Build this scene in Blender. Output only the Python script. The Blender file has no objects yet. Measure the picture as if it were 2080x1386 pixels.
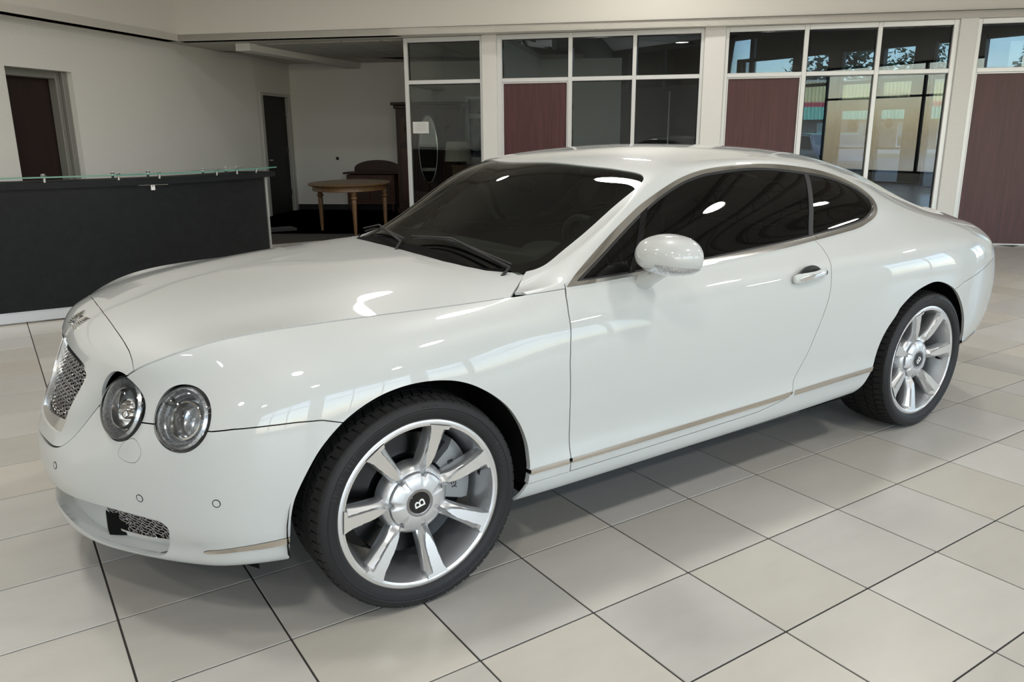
import bpy, bmesh, math, random
import numpy as np
from mathutils import Matrix, Vector
rng = random.Random(7)
sc = bpy.context.scene
COL = sc.collection
PI = math.pi

# ------------------------------------------------------------------ camera
cam_d = bpy.data.cameras.new('camera')
cam_d.sensor_width = 36.0
cam_d.lens = 1603.67 * 36.0 / 2080.0
cam_d.clip_start, cam_d.clip_end = 0.05, 500
cam = bpy.data.objects.new('camera', cam_d)
COL.objects.link(cam)
cam.matrix_world = Matrix(((0.8329505, 0.1465032, -0.5336013, -0.981824), (-0.5532976, 0.2075575, -0.8067104, -2.921284),
                           (-0.0074327, 0.9671901, 0.2539450, 1.430683), (0, 0, 0, 1)))
sc.camera = cam

# ------------------------------------------------------------------ view, sky, sun
sc.view_settings.view_transform = 'Standard'
sc.view_settings.look = 'None'
sc.view_settings.gamma = 1.0
sc.view_settings.use_curve_mapping = False
sc.view_settings.exposure = 0.0

SKY_STRENGTH = 0.85
SUN_STRENGTH = 4.0
LAMP_WATTS = 46.0
wd = bpy.data.worlds.new('sky'); sc.world = wd; wd.use_nodes = True
_nt = wd.node_tree
_sky = _nt.nodes.new('ShaderNodeTexSky'); _sky.sky_type = 'NISHITA'; _sky.sun_disc = False
_sky.sun_elevation = math.radians(52); _sky.sun_rotation = math.radians(200)
_bg = _nt.nodes['Background']; _bg.inputs['Strength'].default_value = SKY_STRENGTH
_tc = _nt.nodes.new('ShaderNodeTexCoord'); _mp = _nt.nodes.new('ShaderNodeMapping'); _mp.inputs['Scale'].default_value = (1, 1, 3.2)
_nz = _nt.nodes.new('ShaderNodeTexNoise'); _nz.inputs['Scale'].default_value = 2.6; _nz.inputs['Detail'].default_value = 7; _nz.inputs['Roughness'].default_value = 0.6
_cr = _nt.nodes.new('ShaderNodeValToRGB'); _cr.color_ramp.elements[0].position = 0.50; _cr.color_ramp.elements[1].position = 0.68
_mx = _nt.nodes.new('ShaderNodeMix'); _mx.data_type = 'RGBA'
_mx.inputs['B'].default_value = (7.0, 7.2, 7.6, 1)
_nt.links.new(_tc.outputs['Generated'], _mp.inputs['Vector']); _nt.links.new(_mp.outputs[0], _nz.inputs['Vector'])
_nt.links.new(_nz.outputs['Fac'], _cr.inputs['Fac']); _nt.links.new(_cr.outputs['Color'], _mx.inputs['Factor'])
_nt.links.new(_sky.outputs['Color'], _mx.inputs['A']); _nt.links.new(_mx.outputs['Result'], _bg.inputs['Color'])
sun_d = bpy.data.lights.new('sun', 'SUN'); sun_d.energy = SUN_STRENGTH; sun_d.angle = math.radians(0.6); sun_d.color = (1.0, 0.95, 0.86)
sun = bpy.data.objects.new('sun', sun_d); COL.objects.link(sun)
sun.location = (-20, -30, 40)
sun.rotation_euler = Vector((0.55, 0.62, -1.15)).to_track_quat('-Z', 'Y').to_euler()

# ------------------------------------------------------------------ materials
def nn(nt, typ, **kw):
    n = nt.nodes.new(typ)
    for k, v in kw.items():
        if hasattr(n, k): setattr(n, k, v)
        else: n.inputs[k].default_value = v
    return n
def mat(name, col, rough=0.5, metal=0.0, coat=0.0, spec=0.5, coat_rough=0.03, ior=1.5, emit=None, estr=1.0):
    m = bpy.data.materials.new(name); m.use_nodes = True
    b = m.node_tree.nodes['Principled BSDF']
    b.inputs['Base Color'].default_value = (*col, 1); b.inputs['Roughness'].default_value = rough
    b.inputs['Metallic'].default_value = metal; b.inputs['Coat Weight'].default_value = coat
    b.inputs['Coat Roughness'].default_value = coat_rough; b.inputs['Specular IOR Level'].default_value = spec; b.inputs['IOR'].default_value = ior
    if emit: b.inputs['Emission Color'].default_value = (*emit, 1); b.inputs['Emission Strength'].default_value = estr
    return m
def noisy(m, c1, c2, scale=8, detail=4, stretch=(1, 1, 1), lo=0.35, hi=0.65, bump=0.0, bscale=None, coords='Object', distort=0.0):
    nt = m.node_tree; b = nt.nodes['Principled BSDF']
    tc = nn(nt, 'ShaderNodeTexCoord'); mp = nn(nt, 'ShaderNodeMapping'); mp.inputs['Scale'].default_value = stretch
    nz = nn(nt, 'ShaderNodeTexNoise'); nz.inputs['Scale'].default_value = scale; nz.inputs['Detail'].default_value = detail; nz.inputs['Distortion'].default_value = distort
    cr = nn(nt, 'ShaderNodeValToRGB'); e = cr.color_ramp.elements
    e[0].position, e[1].position = lo, hi; e[0].color = (*c1, 1); e[1].color = (*c2, 1)
    nt.links.new(tc.outputs[coords], mp.inputs[0]); nt.links.new(mp.outputs[0], nz.inputs['Vector'])
    nt.links.new(nz.outputs['Fac'], cr.inputs[0]); nt.links.new(cr.outputs[0], b.inputs['Base Color'])
    if bump:
        bz_ = nn(nt, 'ShaderNodeTexNoise'); bz_.inputs['Scale'].default_value = bscale or scale * 6; bz_.inputs['Detail'].default_value = 3
        bp_ = nn(nt, 'ShaderNodeBump'); bp_.inputs['Strength'].default_value = bump; bp_.inputs['Distance'].default_value = 0.01
        nt.links.new(mp.outputs[0], bz_.inputs['Vector']); nt.links.new(bz_.outputs['Fac'], bp_.inputs['Height']); nt.links.new(bp_.outputs[0], b.inputs['Normal'])
    return m
def wood(name, c1, c2, scale=3.0, axis='Z', rough=0.4, coat=0.0):
    m = mat(name, c1, rough, coat=coat)
    s = {'X': (0.25, 6, 6), 'Y': (6, 0.25, 6), 'Z': (6, 6, 0.25)}[axis]
    return noisy(m, c1, c2, scale, 5, s, 0.3, 0.7, distort=1.4)
def glass(name, tint, ior=1.5, rough=0.0, refl=1.0):
    """thin pane: fresnel reflection over tinted straight-through transmission"""
    m = bpy.data.materials.new(name); m.use_nodes = True; nt = m.node_tree; nt.nodes.clear()
    out = nn(nt, 'ShaderNodeOutputMaterial'); tr = nn(nt, 'ShaderNodeBsdfTransparent'); gl = nn(nt, 'ShaderNodeBsdfGlossy')
    tr.inputs[0].default_value = (*tint, 1); gl.inputs['Roughness'].default_value = rough
    gl.inputs[0].default_value = (refl, refl, refl, 1)
    fr = nn(nt, 'ShaderNodeFresnel'); fr.inputs[0].default_value = ior
    mx = nn(nt, 'ShaderNodeMixShader')
    nt.links.new(fr.outputs[0], mx.inputs[0]); nt.links.new(tr.outputs[0], mx.inputs[1]); nt.links.new(gl.outputs[0], mx.inputs[2]); nt.links.new(mx.outputs[0], out.inputs[0])
    return m

M_ = {}
M_['paint'] = mat('white_paint', (0.53, 0.55, 0.545), 0.42, coat=1.0, coat_rough=0.012)
M_['chrome'] = mat('chrome', (0.86, 0.85, 0.83), 0.12, 1.0)
M_['dark_chrome'] = mat('dark_chrome', (0.34, 0.34, 0.35), 0.18, 1.0)
M_['satin'] = mat('satin_trim', (0.60, 0.56, 0.50), 0.16, 1.0)
M_['black'] = mat('black_plastic', (0.012, 0.012, 0.013), 0.5)
M_['gloss_black'] = mat('gloss_black', (0.008, 0.008, 0.009), 0.08)
M_['void'] = mat('dark_lining', (0.006, 0.006, 0.006), 0.9, spec=0.1)
M_['rubber'] = mat('tyre_rubber', (0.014, 0.014, 0.016), 0.52, spec=0.35)
M_['rubber2'] = mat('tyre_tread', (0.016, 0.016, 0.016), 0.75, spec=0.25)
M_['raised'] = mat('tyre_letters', (0.035, 0.036, 0.042), 0.5)
M_['alloy'] = mat('silver_alloy', (0.62, 0.63, 0.64), 0.32, 0.85, coat=0.4)
M_['alloy2'] = mat('machined_alloy', (0.80, 0.81, 0.82), 0.24, 0.9, coat=0.5)
M_['disc'] = mat('brake_disc', (0.05, 0.05, 0.052), 0.3, 1.0)
M_['caliper'] = mat('grey_caliper', (0.32, 0.33, 0.34), 0.4, 0.3)
M_['white_ink'] = mat('white_letters', (0.85, 0.85, 0.85), 0.4)
M_['ws_glass'] = glass('windscreen_glass', (0.72, 0.78, 0.72), 1.5)
M_['tint_glass'] = glass('tinted_glass', (0.10, 0.11, 0.11), 1.5)
M_['lens'] = glass('clear_lens', (0.96, 0.97, 0.98), 1.45)
M_['leather'] = mat('dark_leather', (0.022, 0.023, 0.021), 0.5)
M_['dash'] = mat('dashboard_leather', (0.018, 0.020, 0.018), 0.6)
M_['lining'] = mat('head_lining', (0.10, 0.10, 0.085), 0.9)
M_['lamp_refl'] = mat('lamp_reflector', (0.86, 0.87, 0.89), 0.18, 0.7)
M_['lamp_ring'] = noisy(mat('ribbed_lens_ring', (0.7, 0.72, 0.75), 0.2, 0.75), (0.5, 0.52, 0.56), (0.86, 0.88, 0.9), 160, 1)

# ------------------------------------------------------------------ mesh helpers
def world_of(o):
    m = o.matrix_basis.copy()
    return world_of(o.parent) @ o.matrix_parent_inverse @ m if o.parent is not None else m
def link(o, parent=None):
    COL.objects.link(o)
    if parent is not None:          # geometry is always given in scene coordinates
        o.parent = parent; o.matrix_parent_inverse = world_of(parent).inverted()
    return o
def obj_from(name, verts, faces, m=None, parent=None, smooth=False, loc=None, normals=None):
    me = bpy.data.meshes.new(name)
    me.from_pydata([tuple(v) for v in verts], [], [tuple(f) for f in faces])
    if m is not None: me.materials.append(m)
    if smooth or normals is not None: me.shade_smooth()
    if normals is not None: me.normals_split_custom_set_from_vertices([tuple(n) for n in normals])
    o = bpy.data.objects.new(name, me)
    if loc is not None: o.location = loc
    return link(o, parent)
def obj_bm(name, bm, m=None, parent=None, smooth=None, loc=None):
    bmesh.ops.recalc_face_normals(bm, faces=bm.faces)
    me = bpy.data.meshes.new(name); bm.to_mesh(me); bm.free()
    if m is not None: me.materials.append(m)
    if smooth is not None:
        me.shade_smooth()
        if smooth < 180:
            me.set_sharp_from_angle(angle=math.radians(smooth))
    o = bpy.data.objects.new(name, me)
    if loc is not None: o.location = loc
    return link(o, parent)
def empty(name, loc=(0, 0, 0), rz=0.0):
    o = bpy.data.objects.new(name, None); o.location = loc; o.rotation_euler = (0, 0, rz); o.empty_display_size = 0.1
    return link(o)
def tag(o, label=None, cat=None, group=None, kind=None):
    for k, v in (('label', label), ('category', cat), ('group', group), ('kind', kind)):
        if v is not None: o[k] = v
    return o
def copy_tree(o, parent=None):
    c = o.copy(); COL.objects.link(c); c.parent = parent
    if parent is not None: c.matrix_parent_inverse = o.matrix_parent_inverse.copy()
    for ch in [k for k in COL.objects if k.parent == o]: copy_tree(ch, c)
    return c
def bm_box(bm, lo, hi, bevel=0.0, rot=None, seg=1):
    a, b = Vector(lo), Vector(hi)
    mtx = Matrix.Translation((a + b) / 2) @ Matrix.Diagonal((*(b - a), 1))
    if rot is not None: mtx = rot @ mtx
    r = bmesh.ops.create_cube(bm, size=1.0, matrix=mtx)
    if bevel:
        es = list({e for v in r['verts'] for e in v.link_edges})
        bmesh.ops.bevel(bm, geom=es, offset=bevel, segments=seg, profile=0.6, affect='EDGES')
def box(name, lo, hi, m, parent=None, bevel=0.0, rot=None, seg=1, smooth=None):
    bm = bmesh.new(); bm_box(bm, lo, hi, bevel, rot, seg); return obj_bm(name, bm, m, parent, smooth)
def bm_lathe(bm, prof, n=48, axis='Z', origin=(0, 0, 0), close=False, a0=0.0, a1=2 * PI):
    """prof: list of (r, h)"""
    full = abs(a1 - a0 - 2 * PI) < 1e-6
    rings = []
    O = Vector(origin)
    for k in range(n if full else n + 1):
        a = a0 + (a1 - a0) * k / n; c, s = math.cos(a), math.sin(a)
        ring = []
        for r, h in prof:
            v = {'Z': (r * c, r * s, h), 'Y': (r * c, h, r * s), 'X': (h, r * c, r * s)}[axis]
            ring.append(bm.verts.new(O + Vector(v)))
        rings.append(ring)
    N = len(rings)
    for k in range(N if full else N - 1):
        A, B = rings[k], rings[(k + 1) % N]
        for j in range(len(prof) - 1 + (1 if close else 0)):
            j2 = (j + 1) % len(prof)
            try: bm.faces.new((A[j], B[j], B[j2], A[j2]))
            except ValueError: pass
    bmesh.ops.remove_doubles(bm, verts=bm.verts, dist=1e-6)
def lathe(name, prof, m, parent=None, n=48, axis='Z', origin=(0, 0, 0), close=False, smooth=35):
    bm = bmesh.new(); bm_lathe(bm, prof, n, axis, origin, close); return obj_bm(name, bm, m, parent, smooth)
def bm_tube(bm, pts, r, n=8, caps=True, closed=False):
    pts = [Vector(p) for p in pts]; rs = r if hasattr(r, '__len__') else [r] * len(pts)
    rings = []; prev = None
    L = len(pts)
    for i, p in enumerate(pts):
        a = pts[(i - 1) % L] if (closed or i > 0) else pts[i]; b = pts[(i + 1) % L] if (closed or i < L - 1) else pts[i]
        t = (b - a).normalized()
        if prev is None:
            u = t.orthogonal().normalized()
        else:
            u = (prev - t * prev.dot(t)).normalized()
        prev = u; w = t.cross(u)
        rings.append([bm.verts.new(p + (u * math.cos(2 * PI * k / n) + w * math.sin(2 * PI * k / n)) * rs[i]) for k in range(n)])
    for i in range(L if closed else L - 1):
        A, B = rings[i], rings[(i + 1) % L]
        for k in range(n): bm.faces.new((A[k], A[(k + 1) % n], B[(k + 1) % n], B[k]))
    if caps and not closed:
        bm.faces.new(rings[0][::-1]); bm.faces.new(rings[-1])
def tube(name, pts, r, m, parent=None, n=8, closed=False):
    bm = bmesh.new(); bm_tube(bm, pts, r, n, True, closed); return obj_bm(name, bm, m, parent, 40)
def bm_prism(bm, poly, d0, d1, mtx=None):
    """poly: 2D points (x, z); extruded along y from d0 to d1"""
    A = [Vector((p[0], d0, p[1])) for p in poly]; B = [Vector((p[0], d1, p[1])) for p in poly]
    if mtx is not None: A = [mtx @ v for v in A]; B = [mtx @ v for v in B]
    a = [bm.verts.new(v) for v in A]; b = [bm.verts.new(v) for v in B]; n = len(poly)
    bm.faces.new(a); bm.faces.new(b[::-1])
    for i in range(n): bm.faces.new((a[i], b[i], b[(i + 1) % n], a[(i + 1) % n]))
def prism(name, poly, d0, d1, m, parent=None, mtx=None, smooth=None, bevel=0):
    bm = bmesh.new(); bm_prism(bm, poly, d0, d1, mtx)
    if bevel:
        bmesh.ops.bevel(bm, geom=list(bm.edges), offset=bevel, segments=2, affect='EDGES')
    return obj_bm(name, bm, m, parent, smooth)
def text_mesh(s, size, depth=0.002):
    cu = bpy.data.curves.new('letters', 'FONT'); cu.body = s; cu.size = size; cu.extrude = depth; cu.align_x = 'CENTER'; cu.align_y = 'CENTER'; cu.resolution_u = 3
    o = bpy.data.objects.new('letters', cu); COL.objects.link(o)
    dg = bpy.context.evaluated_depsgraph_get(); me = bpy.data.meshes.new_from_object(o.evaluated_get(dg))
    bpy.data.objects.remove(o); bpy.data.curves.remove(cu)
    return me
def text(name, s, size, m, mtx, parent=None, depth=0.002):
    me = text_mesh(s, size, depth); me.materials.clear(); me.materials.append(m)
    o = bpy.data.objects.new(name, me); o.matrix_basis = mtx; link(o, parent)
    return o

# ------------------------------------------------------------------ room frames (x along the wall, y away from the showroom)
def frame(o, d):
    d = Vector((d[0], d[1], 0)).normalized(); n = Vector((-d.y, d.x, 0))
    return Matrix(((d.x, n.x, 0, o[0]), (d.y, n.y, 0, o[1]), (0, 0, 1, 0), (0, 0, 0, 1)))
FP = frame((6.064, 5.911), (.698, -.716))       # glazed partition
FL = frame((-.511, 7.946), (.7245, .689))       # left wall
FR = frame((3.279, 11.551), (.663, .749))       # short wall with the black door
FB = frame((4.27, 12.67), (.757, -.653))        # alcove back wall
HC = 2.745                                      # soffit and alcove ceiling
HT = 5.0                                        # showroom ceiling
SHOW_Y, SHOW_X0, SHOW_X1 = -9.0, -8.0, 12.3

M_['wall'] = noisy(mat('white_wall_paint', (.78, .77, .74), .75), (.765, .755, .725), (.795, .785, .755), 60, 3, bump=.06, bscale=300)
M_['wall2'] = mat('soffit_paint', (.74, .72, .66), .8)
M_['ceil'] = mat('ceiling_paint', (.62, .60, .55), .85)
M_['alu'] = mat('white_aluminium', (.72, .73, .73), .32, .25)
M_['char'] = mat('charcoal_frame', (.022, .026, .026), .35)
M_['burg'] = wood('burgundy_veneer', (.055, .016, .017), (.090, .028, .028), 4.0, 'Z', .42)
M_['dkdoor'] = wood('dark_door', (.016, .007, .006), (.026, .011, .009), 3.0, 'Z', .45)
M_['blkdoor'] = mat('black_door', (.006, .006, .006), .6)
M_['grey_fr'] = mat('grey_door_frame', (.22, .22, .20), .5)
M_['pane'] = glass('partition_glass', (.72, .75, .73), 1.5)
M_['ext_pane'] = glass('tinted_storefront_glass', (.42, .47, .52), 1.5)
M_['clear'] = glass('window_glass', (.93, .95, .95), 1.5)
M_['grout'] = mat('dark_grout', (.030, .028, .026), .9)

def struct(o): o['kind'] = 'structure'; return o
def multi(name, boxes, m, parent=None, rot=None, bevel=0.0):
    bm = bmesh.new()
    for lo, hi in boxes: bm_box(bm, lo, hi, bevel, rot)
    return obj_bm(name, bm, m, parent)

# ------------------------------------------------------------------ floor: tiles one by one near the camera
tile_m = mat('beige_porcelain', (.45, .42, .37), .28, spec=.45)
def _tile_nodes(m):
    nt = m.node_tree; b = nt.nodes['Principled BSDF']
    oi = nn(nt, 'ShaderNodeObjectInfo'); tc = nn(nt, 'ShaderNodeTexCoord'); geo = nn(nt, 'ShaderNodeNewGeometry')
    add = nn(nt, 'ShaderNodeVectorMath', operation='MULTIPLY_ADD'); add.inputs[1].default_value = (37, 53, 11)
    comb = nn(nt, 'ShaderNodeCombineXYZ'); nt.links.new(oi.outputs['Random'], comb.inputs[0]); nt.links.new(oi.outputs['Random'], comb.inputs[1])
    nt.links.new(comb.outputs[0], add.inputs[0]); nt.links.new(geo.outputs['Position'], add.inputs[2])
    mp = nn(nt, 'ShaderNodeMapping'); mp.inputs['Scale'].default_value = (1.0, 2.6, 1); mp.inputs['Rotation'].default_value = (0, 0, .25); nt.links.new(add.outputs[0], mp.inputs[0])
    n1 = nn(nt, 'ShaderNodeTexNoise'); n1.inputs['Scale'].default_value = 3.2; n1.inputs['Detail'].default_value = 3; n1.inputs['Roughness'].default_value = .62; n1.inputs['Distortion'].default_value = .15
    nt.links.new(mp.outputs[0], n1.inputs['Vector'])
    cr = nn(nt, 'ShaderNodeValToRGB'); e = cr.color_ramp.elements; e[0].position, e[1].position = .2, .8
    e[0].color = (.450, .430, .390, 1); e[1].color = (.505, .485, .440, 1); k = e.new(.5); k.color = (.480, .460, .414, 1)
    nt.links.new(n1.outputs['Fac'], cr.inputs[0])
    hsv = nn(nt, 'ShaderNodeHueSaturation'); nt.links.new(cr.outputs[0], hsv.inputs['Color'])
    mr = nn(nt, 'ShaderNodeMapRange'); mr.inputs['To Min'].default_value = .90; mr.inputs['To Max'].default_value = 1.08; nt.links.new(oi.outputs['Random'], mr.inputs[0]); nt.links.new(mr.outputs[0], hsv.inputs['Value'])
    wn = nn(nt, 'ShaderNodeTexWhiteNoise', noise_dimensions='1D'); nt.links.new(oi.outputs['Random'], wn.inputs['W'])
    ms = nn(nt, 'ShaderNodeMapRange'); ms.inputs['To Min'].default_value = .55; ms.inputs['To Max'].default_value = 1.15; nt.links.new(wn.outputs['Value'], ms.inputs[0]); nt.links.new(ms.outputs[0], hsv.inputs['Saturation'])
    nt.links.new(hsv.outputs[0], b.inputs['Base Color'])
    rr = nn(nt, 'ShaderNodeMapRange'); rr.inputs['To Min'].default_value = .27; rr.inputs['To Max'].default_value = .33; nt.links.new(n1.outputs['Fac'], rr.inputs[0]); nt.links.new(rr.outputs[0], b.inputs['Roughness'])
_tile_nodes(tile_m)
PX, PY, TX0, TY0 = .40870, .39421, .40446, -.87529
floor = struct(box('floor', (SHOW_X0, SHOW_Y, -.12), (19, 15, -.0035), M_['grout']))
tm_bm = bmesh.new(); g = .0062
bm_box(tm_bm, (g / 2, g / 2, -.008), (PX - g / 2, PY - g / 2, 0), .0012)
bmesh.ops.recalc_face_normals(tm_bm, faces=tm_bm.faces)
tile_me = bpy.data.meshes.new('tile'); tm_bm.to_mesh(tile_me); tm_bm.free(); tile_me.materials.append(tile_m)
cells = []
cam_p = np.array([-.981824, -2.921284, 1.430683]); rt = np.array([.83295, -.5533, -.0074]); dn = np.array([-.1465, -.2076, -.9672]); fw = np.array([.5336, .8067, -.254])
def in_tiles(x, y):
    n = FP.inverted() @ Vector((x, y, 0))
    if n.y > .05 and n.x > -2.5: return False
    l = FL.inverted() @ Vector((x, y, 0))
    if l.y > .1: return False
    b0 = Vector((1.70, 9.72)); b1 = Vector((4.28, 7.74)); d = b1 - b0
    return (x - b0.x) * d.y - (y - b0.y) * d.x > 0 or n.y < -.3 and x > 4.28
for i in range(-22, 32):
    for j in range(-45, 22):
        x, y = TX0 + i * PX, TY0 + j * PY
        cx, cy = x + PX / 2, y + PY / 2
        if not (SHOW_X0 < x and x + PX < SHOW_X1 and SHOW_Y < y) or not in_tiles(cx, cy): continue
        v = np.array([cx, cy, 0]) - cam_p; dep = v @ fw
        hidden = (-.3 < cx < 3.0 and -.45 < cy < .9) or (0.3 < cx < 2.4 and -.6 < cy < 1.0)
        vis = dep > .4 and abs(v @ rt / dep) < .70 and abs(v @ dn / dep) < .48 and not hidden
        cells.append((1.43 / np.linalg.norm(v) ** 3 if vis else 0, x, y))
cells.sort(reverse=True)
one = None
for k, (sc_, x, y) in enumerate(cells[:300]):
    if one is None: one = bpy.data.objects.new('tile', tile_me); t_ = one
    else: t_ = one.copy()
    t_.location = (x, y, 0); t_.parent = None
    link(t_, floor)
bm = bmesh.new()
for sc_, x, y in cells[300:]:
    q = [bm.verts.new((x + a, y + b, c)) for c in (-.003, 0) for a, b in ((g / 2, g / 2), (PX - g / 2, g / 2), (PX - g / 2, PY - g / 2), (g / 2, PY - g / 2))]
    bm.faces.new(q[4:]); [bm.faces.new((q[a], q[(a + 1) % 4], q[4 + (a + 1) % 4], q[4 + a])) for a in range(4)]
tag(obj_bm('tile_field', bm, tile_m, floor), kind='stuff')
woodf = wood('dark_plank_floor', (.030, .015, .011), (.075, .036, .024), 5, 'X', .22)
alc = [(1.70, 9.72), (4.28, 7.74), (5.157, 6.85), (9.4, 11.0), (4.5, 13.2), (2.6, 11.6)]
bm = bmesh.new(); bm.faces.new([bm.verts.new((x, y, .002)) for x, y in alc]); bmesh.ops.solidify(bm, geom=bm.faces[:], thickness=.006)
obj_bm('plank_floor', bm, woodf, floor)
vest_m = noisy(mat('grey_vestibule_floor', (.16, .18, .21), .25), (.13, .15, .18), (.2, .22, .26), 3, 5)
bm = bmesh.new(); bm.faces.new([bm.verts.new((FP @ Vector((s, n, 0))).to_tuple()[:2] + (.001,)) for s, n in ((-1.2, .1), (9, .1), (9, 4), (6, 12), (-6, 12), (-1.2, 6))]); obj_bm('vestibule_floor', bm, vest_m, floor)

# ------------------------------------------------------------------ shell of the showroom
ceiling = struct(box('ceiling', (SHOW_X0 - .3, SHOW_Y - .3, HT), (SHOW_X1 + .3, 14, HT + .15), M_['ceil']))
beam_m = mat('painted_steel', (.40, .37, .33), .6)
for k in range(11):
    x = SHOW_X0 + .9 + k * 1.85
    bm = bmesh.new(); bm_box(bm, (x - .05, SHOW_Y, HT - .10), (x + .05, 9.5, HT)); bm_box(bm, (x - .05, SHOW_Y, HT - .48), (x + .05, 9.5, HT - .42))
    for q in range(24):
        y = SHOW_Y + q * .77; bm_tube(bm, [(x, y, HT - .1), (x, y + .385, HT - .45), (x, y + .77, HT - .1)], .014, 5)
    obj_bm('ceiling_truss', bm, beam_m, ceiling)
# soffit slab with its bulkhead faces
A_ = Vector((1.696, 9.719)); B_ = A_ + Vector((9.75 - 1.696, 2.13 - 9.719)) * 1.36; C_ = A_ + Vector((-.735, -.678)) * 13.5
def wall_strip(name, p, q, z0, z1, th, m, side=1):
    d = (q - p).normalized(); n = Vector((-d.y, d.x)) * th * side
    bm = bmesh.new(); pts = [p, q, q + n, p + n]
    lo = [bm.verts.new((v.x, v.y, z0)) for v in pts]; hi = [bm.verts.new((v.x, v.y, z1)) for v in pts]
    bm.faces.new(lo); bm.faces.new(hi[::-1])
    for a in range(4): bm.faces.new((lo[a], lo[(a + 1) % 4], hi[(a + 1) % 4], hi[a]))
    return obj_bm(name, bm, m)
struct(wall_strip('wall_header', A_, B_, HC, HT, .18, M_['wall2']))
struct(wall_strip('wall_header_left', C_, A_, HC, HT, .18, M_['wall2']))
# soffit: left strip and alcove ceiling slab
def slab(name, pts, z0, z1, m, parent=None):
    bm = bmesh.new(); lo = [bm.verts.new((x, y, z0)) for x, y in pts]; hi = [bm.verts.new((x, y, z1)) for x, y in pts]; n = len(pts)
    bm.faces.new(lo); bm.faces.new(hi[::-1])
    for a in range(n): bm.faces.new((lo[a], lo[(a + 1) % n], hi[(a + 1) % n], hi[a]))
    return obj_bm(name, bm, m, parent)
lf = lambda F, s, n: (F @ Vector((s, n, 0))).to_tuple()[:2]
struct(slab('ceiling_soffit', [(C_.x, C_.y), (A_.x, A_.y), lf(FP, -2.56, -.3), lf(FP, -2.4, .1), lf(FP, -1.3, .1), lf(FP, -1.3, 5.2), lf(FB, 5.6, .2), lf(FB, -.1, .2), lf(FR, -.2, .2), lf(FL, 4, .25), lf(FL, -10, .25)], HC, HC + .1, M_['ceil']))
struct(slab('ceiling_front_soffit', [(A_.x, A_.y), (B_.x, B_.y), lf(FP, 9.4, .12), lf(FP, -2.57, .12)], HC + .002, HC + .09, M_['ceil']))
# left wall with the recessed door
wl = multi('wall_left', [((-9.2, 0, 0), (-.06, .28, HC)), ((-.06, 0, 2.206), (.942, .28, HC)), ((.942, 0, 0), (5.232, .28, HC))], M_['wall'], None, FL)
struct(wl)
d1 = struct(multi('door_1', [((-.06, .235, 0), (.82, .26, 2.13))], M_['dkdoor'], None, FL))
multi('door_frame', [((.80, .12, 0), (.942, .235, 2.206)), ((-.06, .12, 2.12), (.80, .235, 2.206)), ((.86, .07, 0), (.942, .12, 2.206))], M_['grey_fr'], d1, FL, .008)
tube('door_handle', [FL @ Vector((.02, .2, .98)), FL @ Vector((.10, .2, .98)), FL @ Vector((.10, .235, .98))], .011, M_['chrome'], d1)
# short wall and its black door
wr = struct(multi('wall_return', [((-.02, 0, 0), (.228, .2, HC)), ((.228, 0, 2.126), (1.31, .2, HC)), ((1.31, 0, 0), (1.50, .2, HC))], M_['wall'], None, FR))
d2 = struct(multi('door_2', [((.228, .05, 0), (1.31, .10, 2.126))], M_['blkdoor'], None, FR))
multi('door_frame', [((.12, -.02, 0), (.228, .06, 2.18)), ((1.31, -.02, 0), (1.40, .06, 2.18)), ((.228, -.02, 2.126), (1.31, .06, 2.18))], mat('pale_door_frame', (.5, .5, .47), .5), d2, FR, .006)
bm = bmesh.new(); bm_lathe(bm, [(0, 0), (.03, 0), (.03, .012), (0, .012)], 16, 'Z'); bmesh.ops.transform(bm, matrix=FR @ Matrix.Translation((.31, .05, 1.0)) @ Matrix.Rotation(PI / 2, 4, 'X'), verts=bm.verts)
bm_tube(bm, [FR @ Vector((.31, .04, 1.0)), FR @ Vector((.31, -.01, 1.0)), FR @ Vector((.43, -.012, .995))], .010, 8); obj_bm('door_handle', bm, M_['chrome'], d2)
for z in (.3, 1.1, 1.75): multi('hinge', [((1.30, .035, z), (1.325, .06, z + .11))], M_['satin'], d2, FR)
# alcove back wall with a window at its far end
wb = struct(multi('wall_back', [((-.02, 0, 0), (3.40, .2, HC)), ((3.40, 0, 0), (4.6, .2, .95)), ((3.40, 0, 2.12), (4.6, .2, HC)), ((4.6, 0, 0), (6.3, .2, HC))], M_['wall'], None, FB))
struct(multi('baseboard_back', [((0, -.018, 0), (3.4, 0, .11))], M_['black'], None, FB))
wbw = struct(multi('window_5', [((3.40, .02, .95), (3.45, .12, 2.12)), ((4.55, .02, .95), (4.6, .12, 2.12)), ((3.45, .02, .95), (4.55, .12, 1.0)), ((3.45, .02, 2.07), (4.55, .12, 2.12)), ((3.45, .02, 1.72), (4.55, .12, 1.80))], M_['alu'], None, FB))
multi('pane', [((3.45, .06, 1.0), (4.55, .066, 2.07))], M_['ext_pane'], wbw, FB)
struct(multi('wall_divider', [((-1.40, .12, 0), (-1.28, 5.2, HC))], M_['wall'], None, FP))
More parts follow.
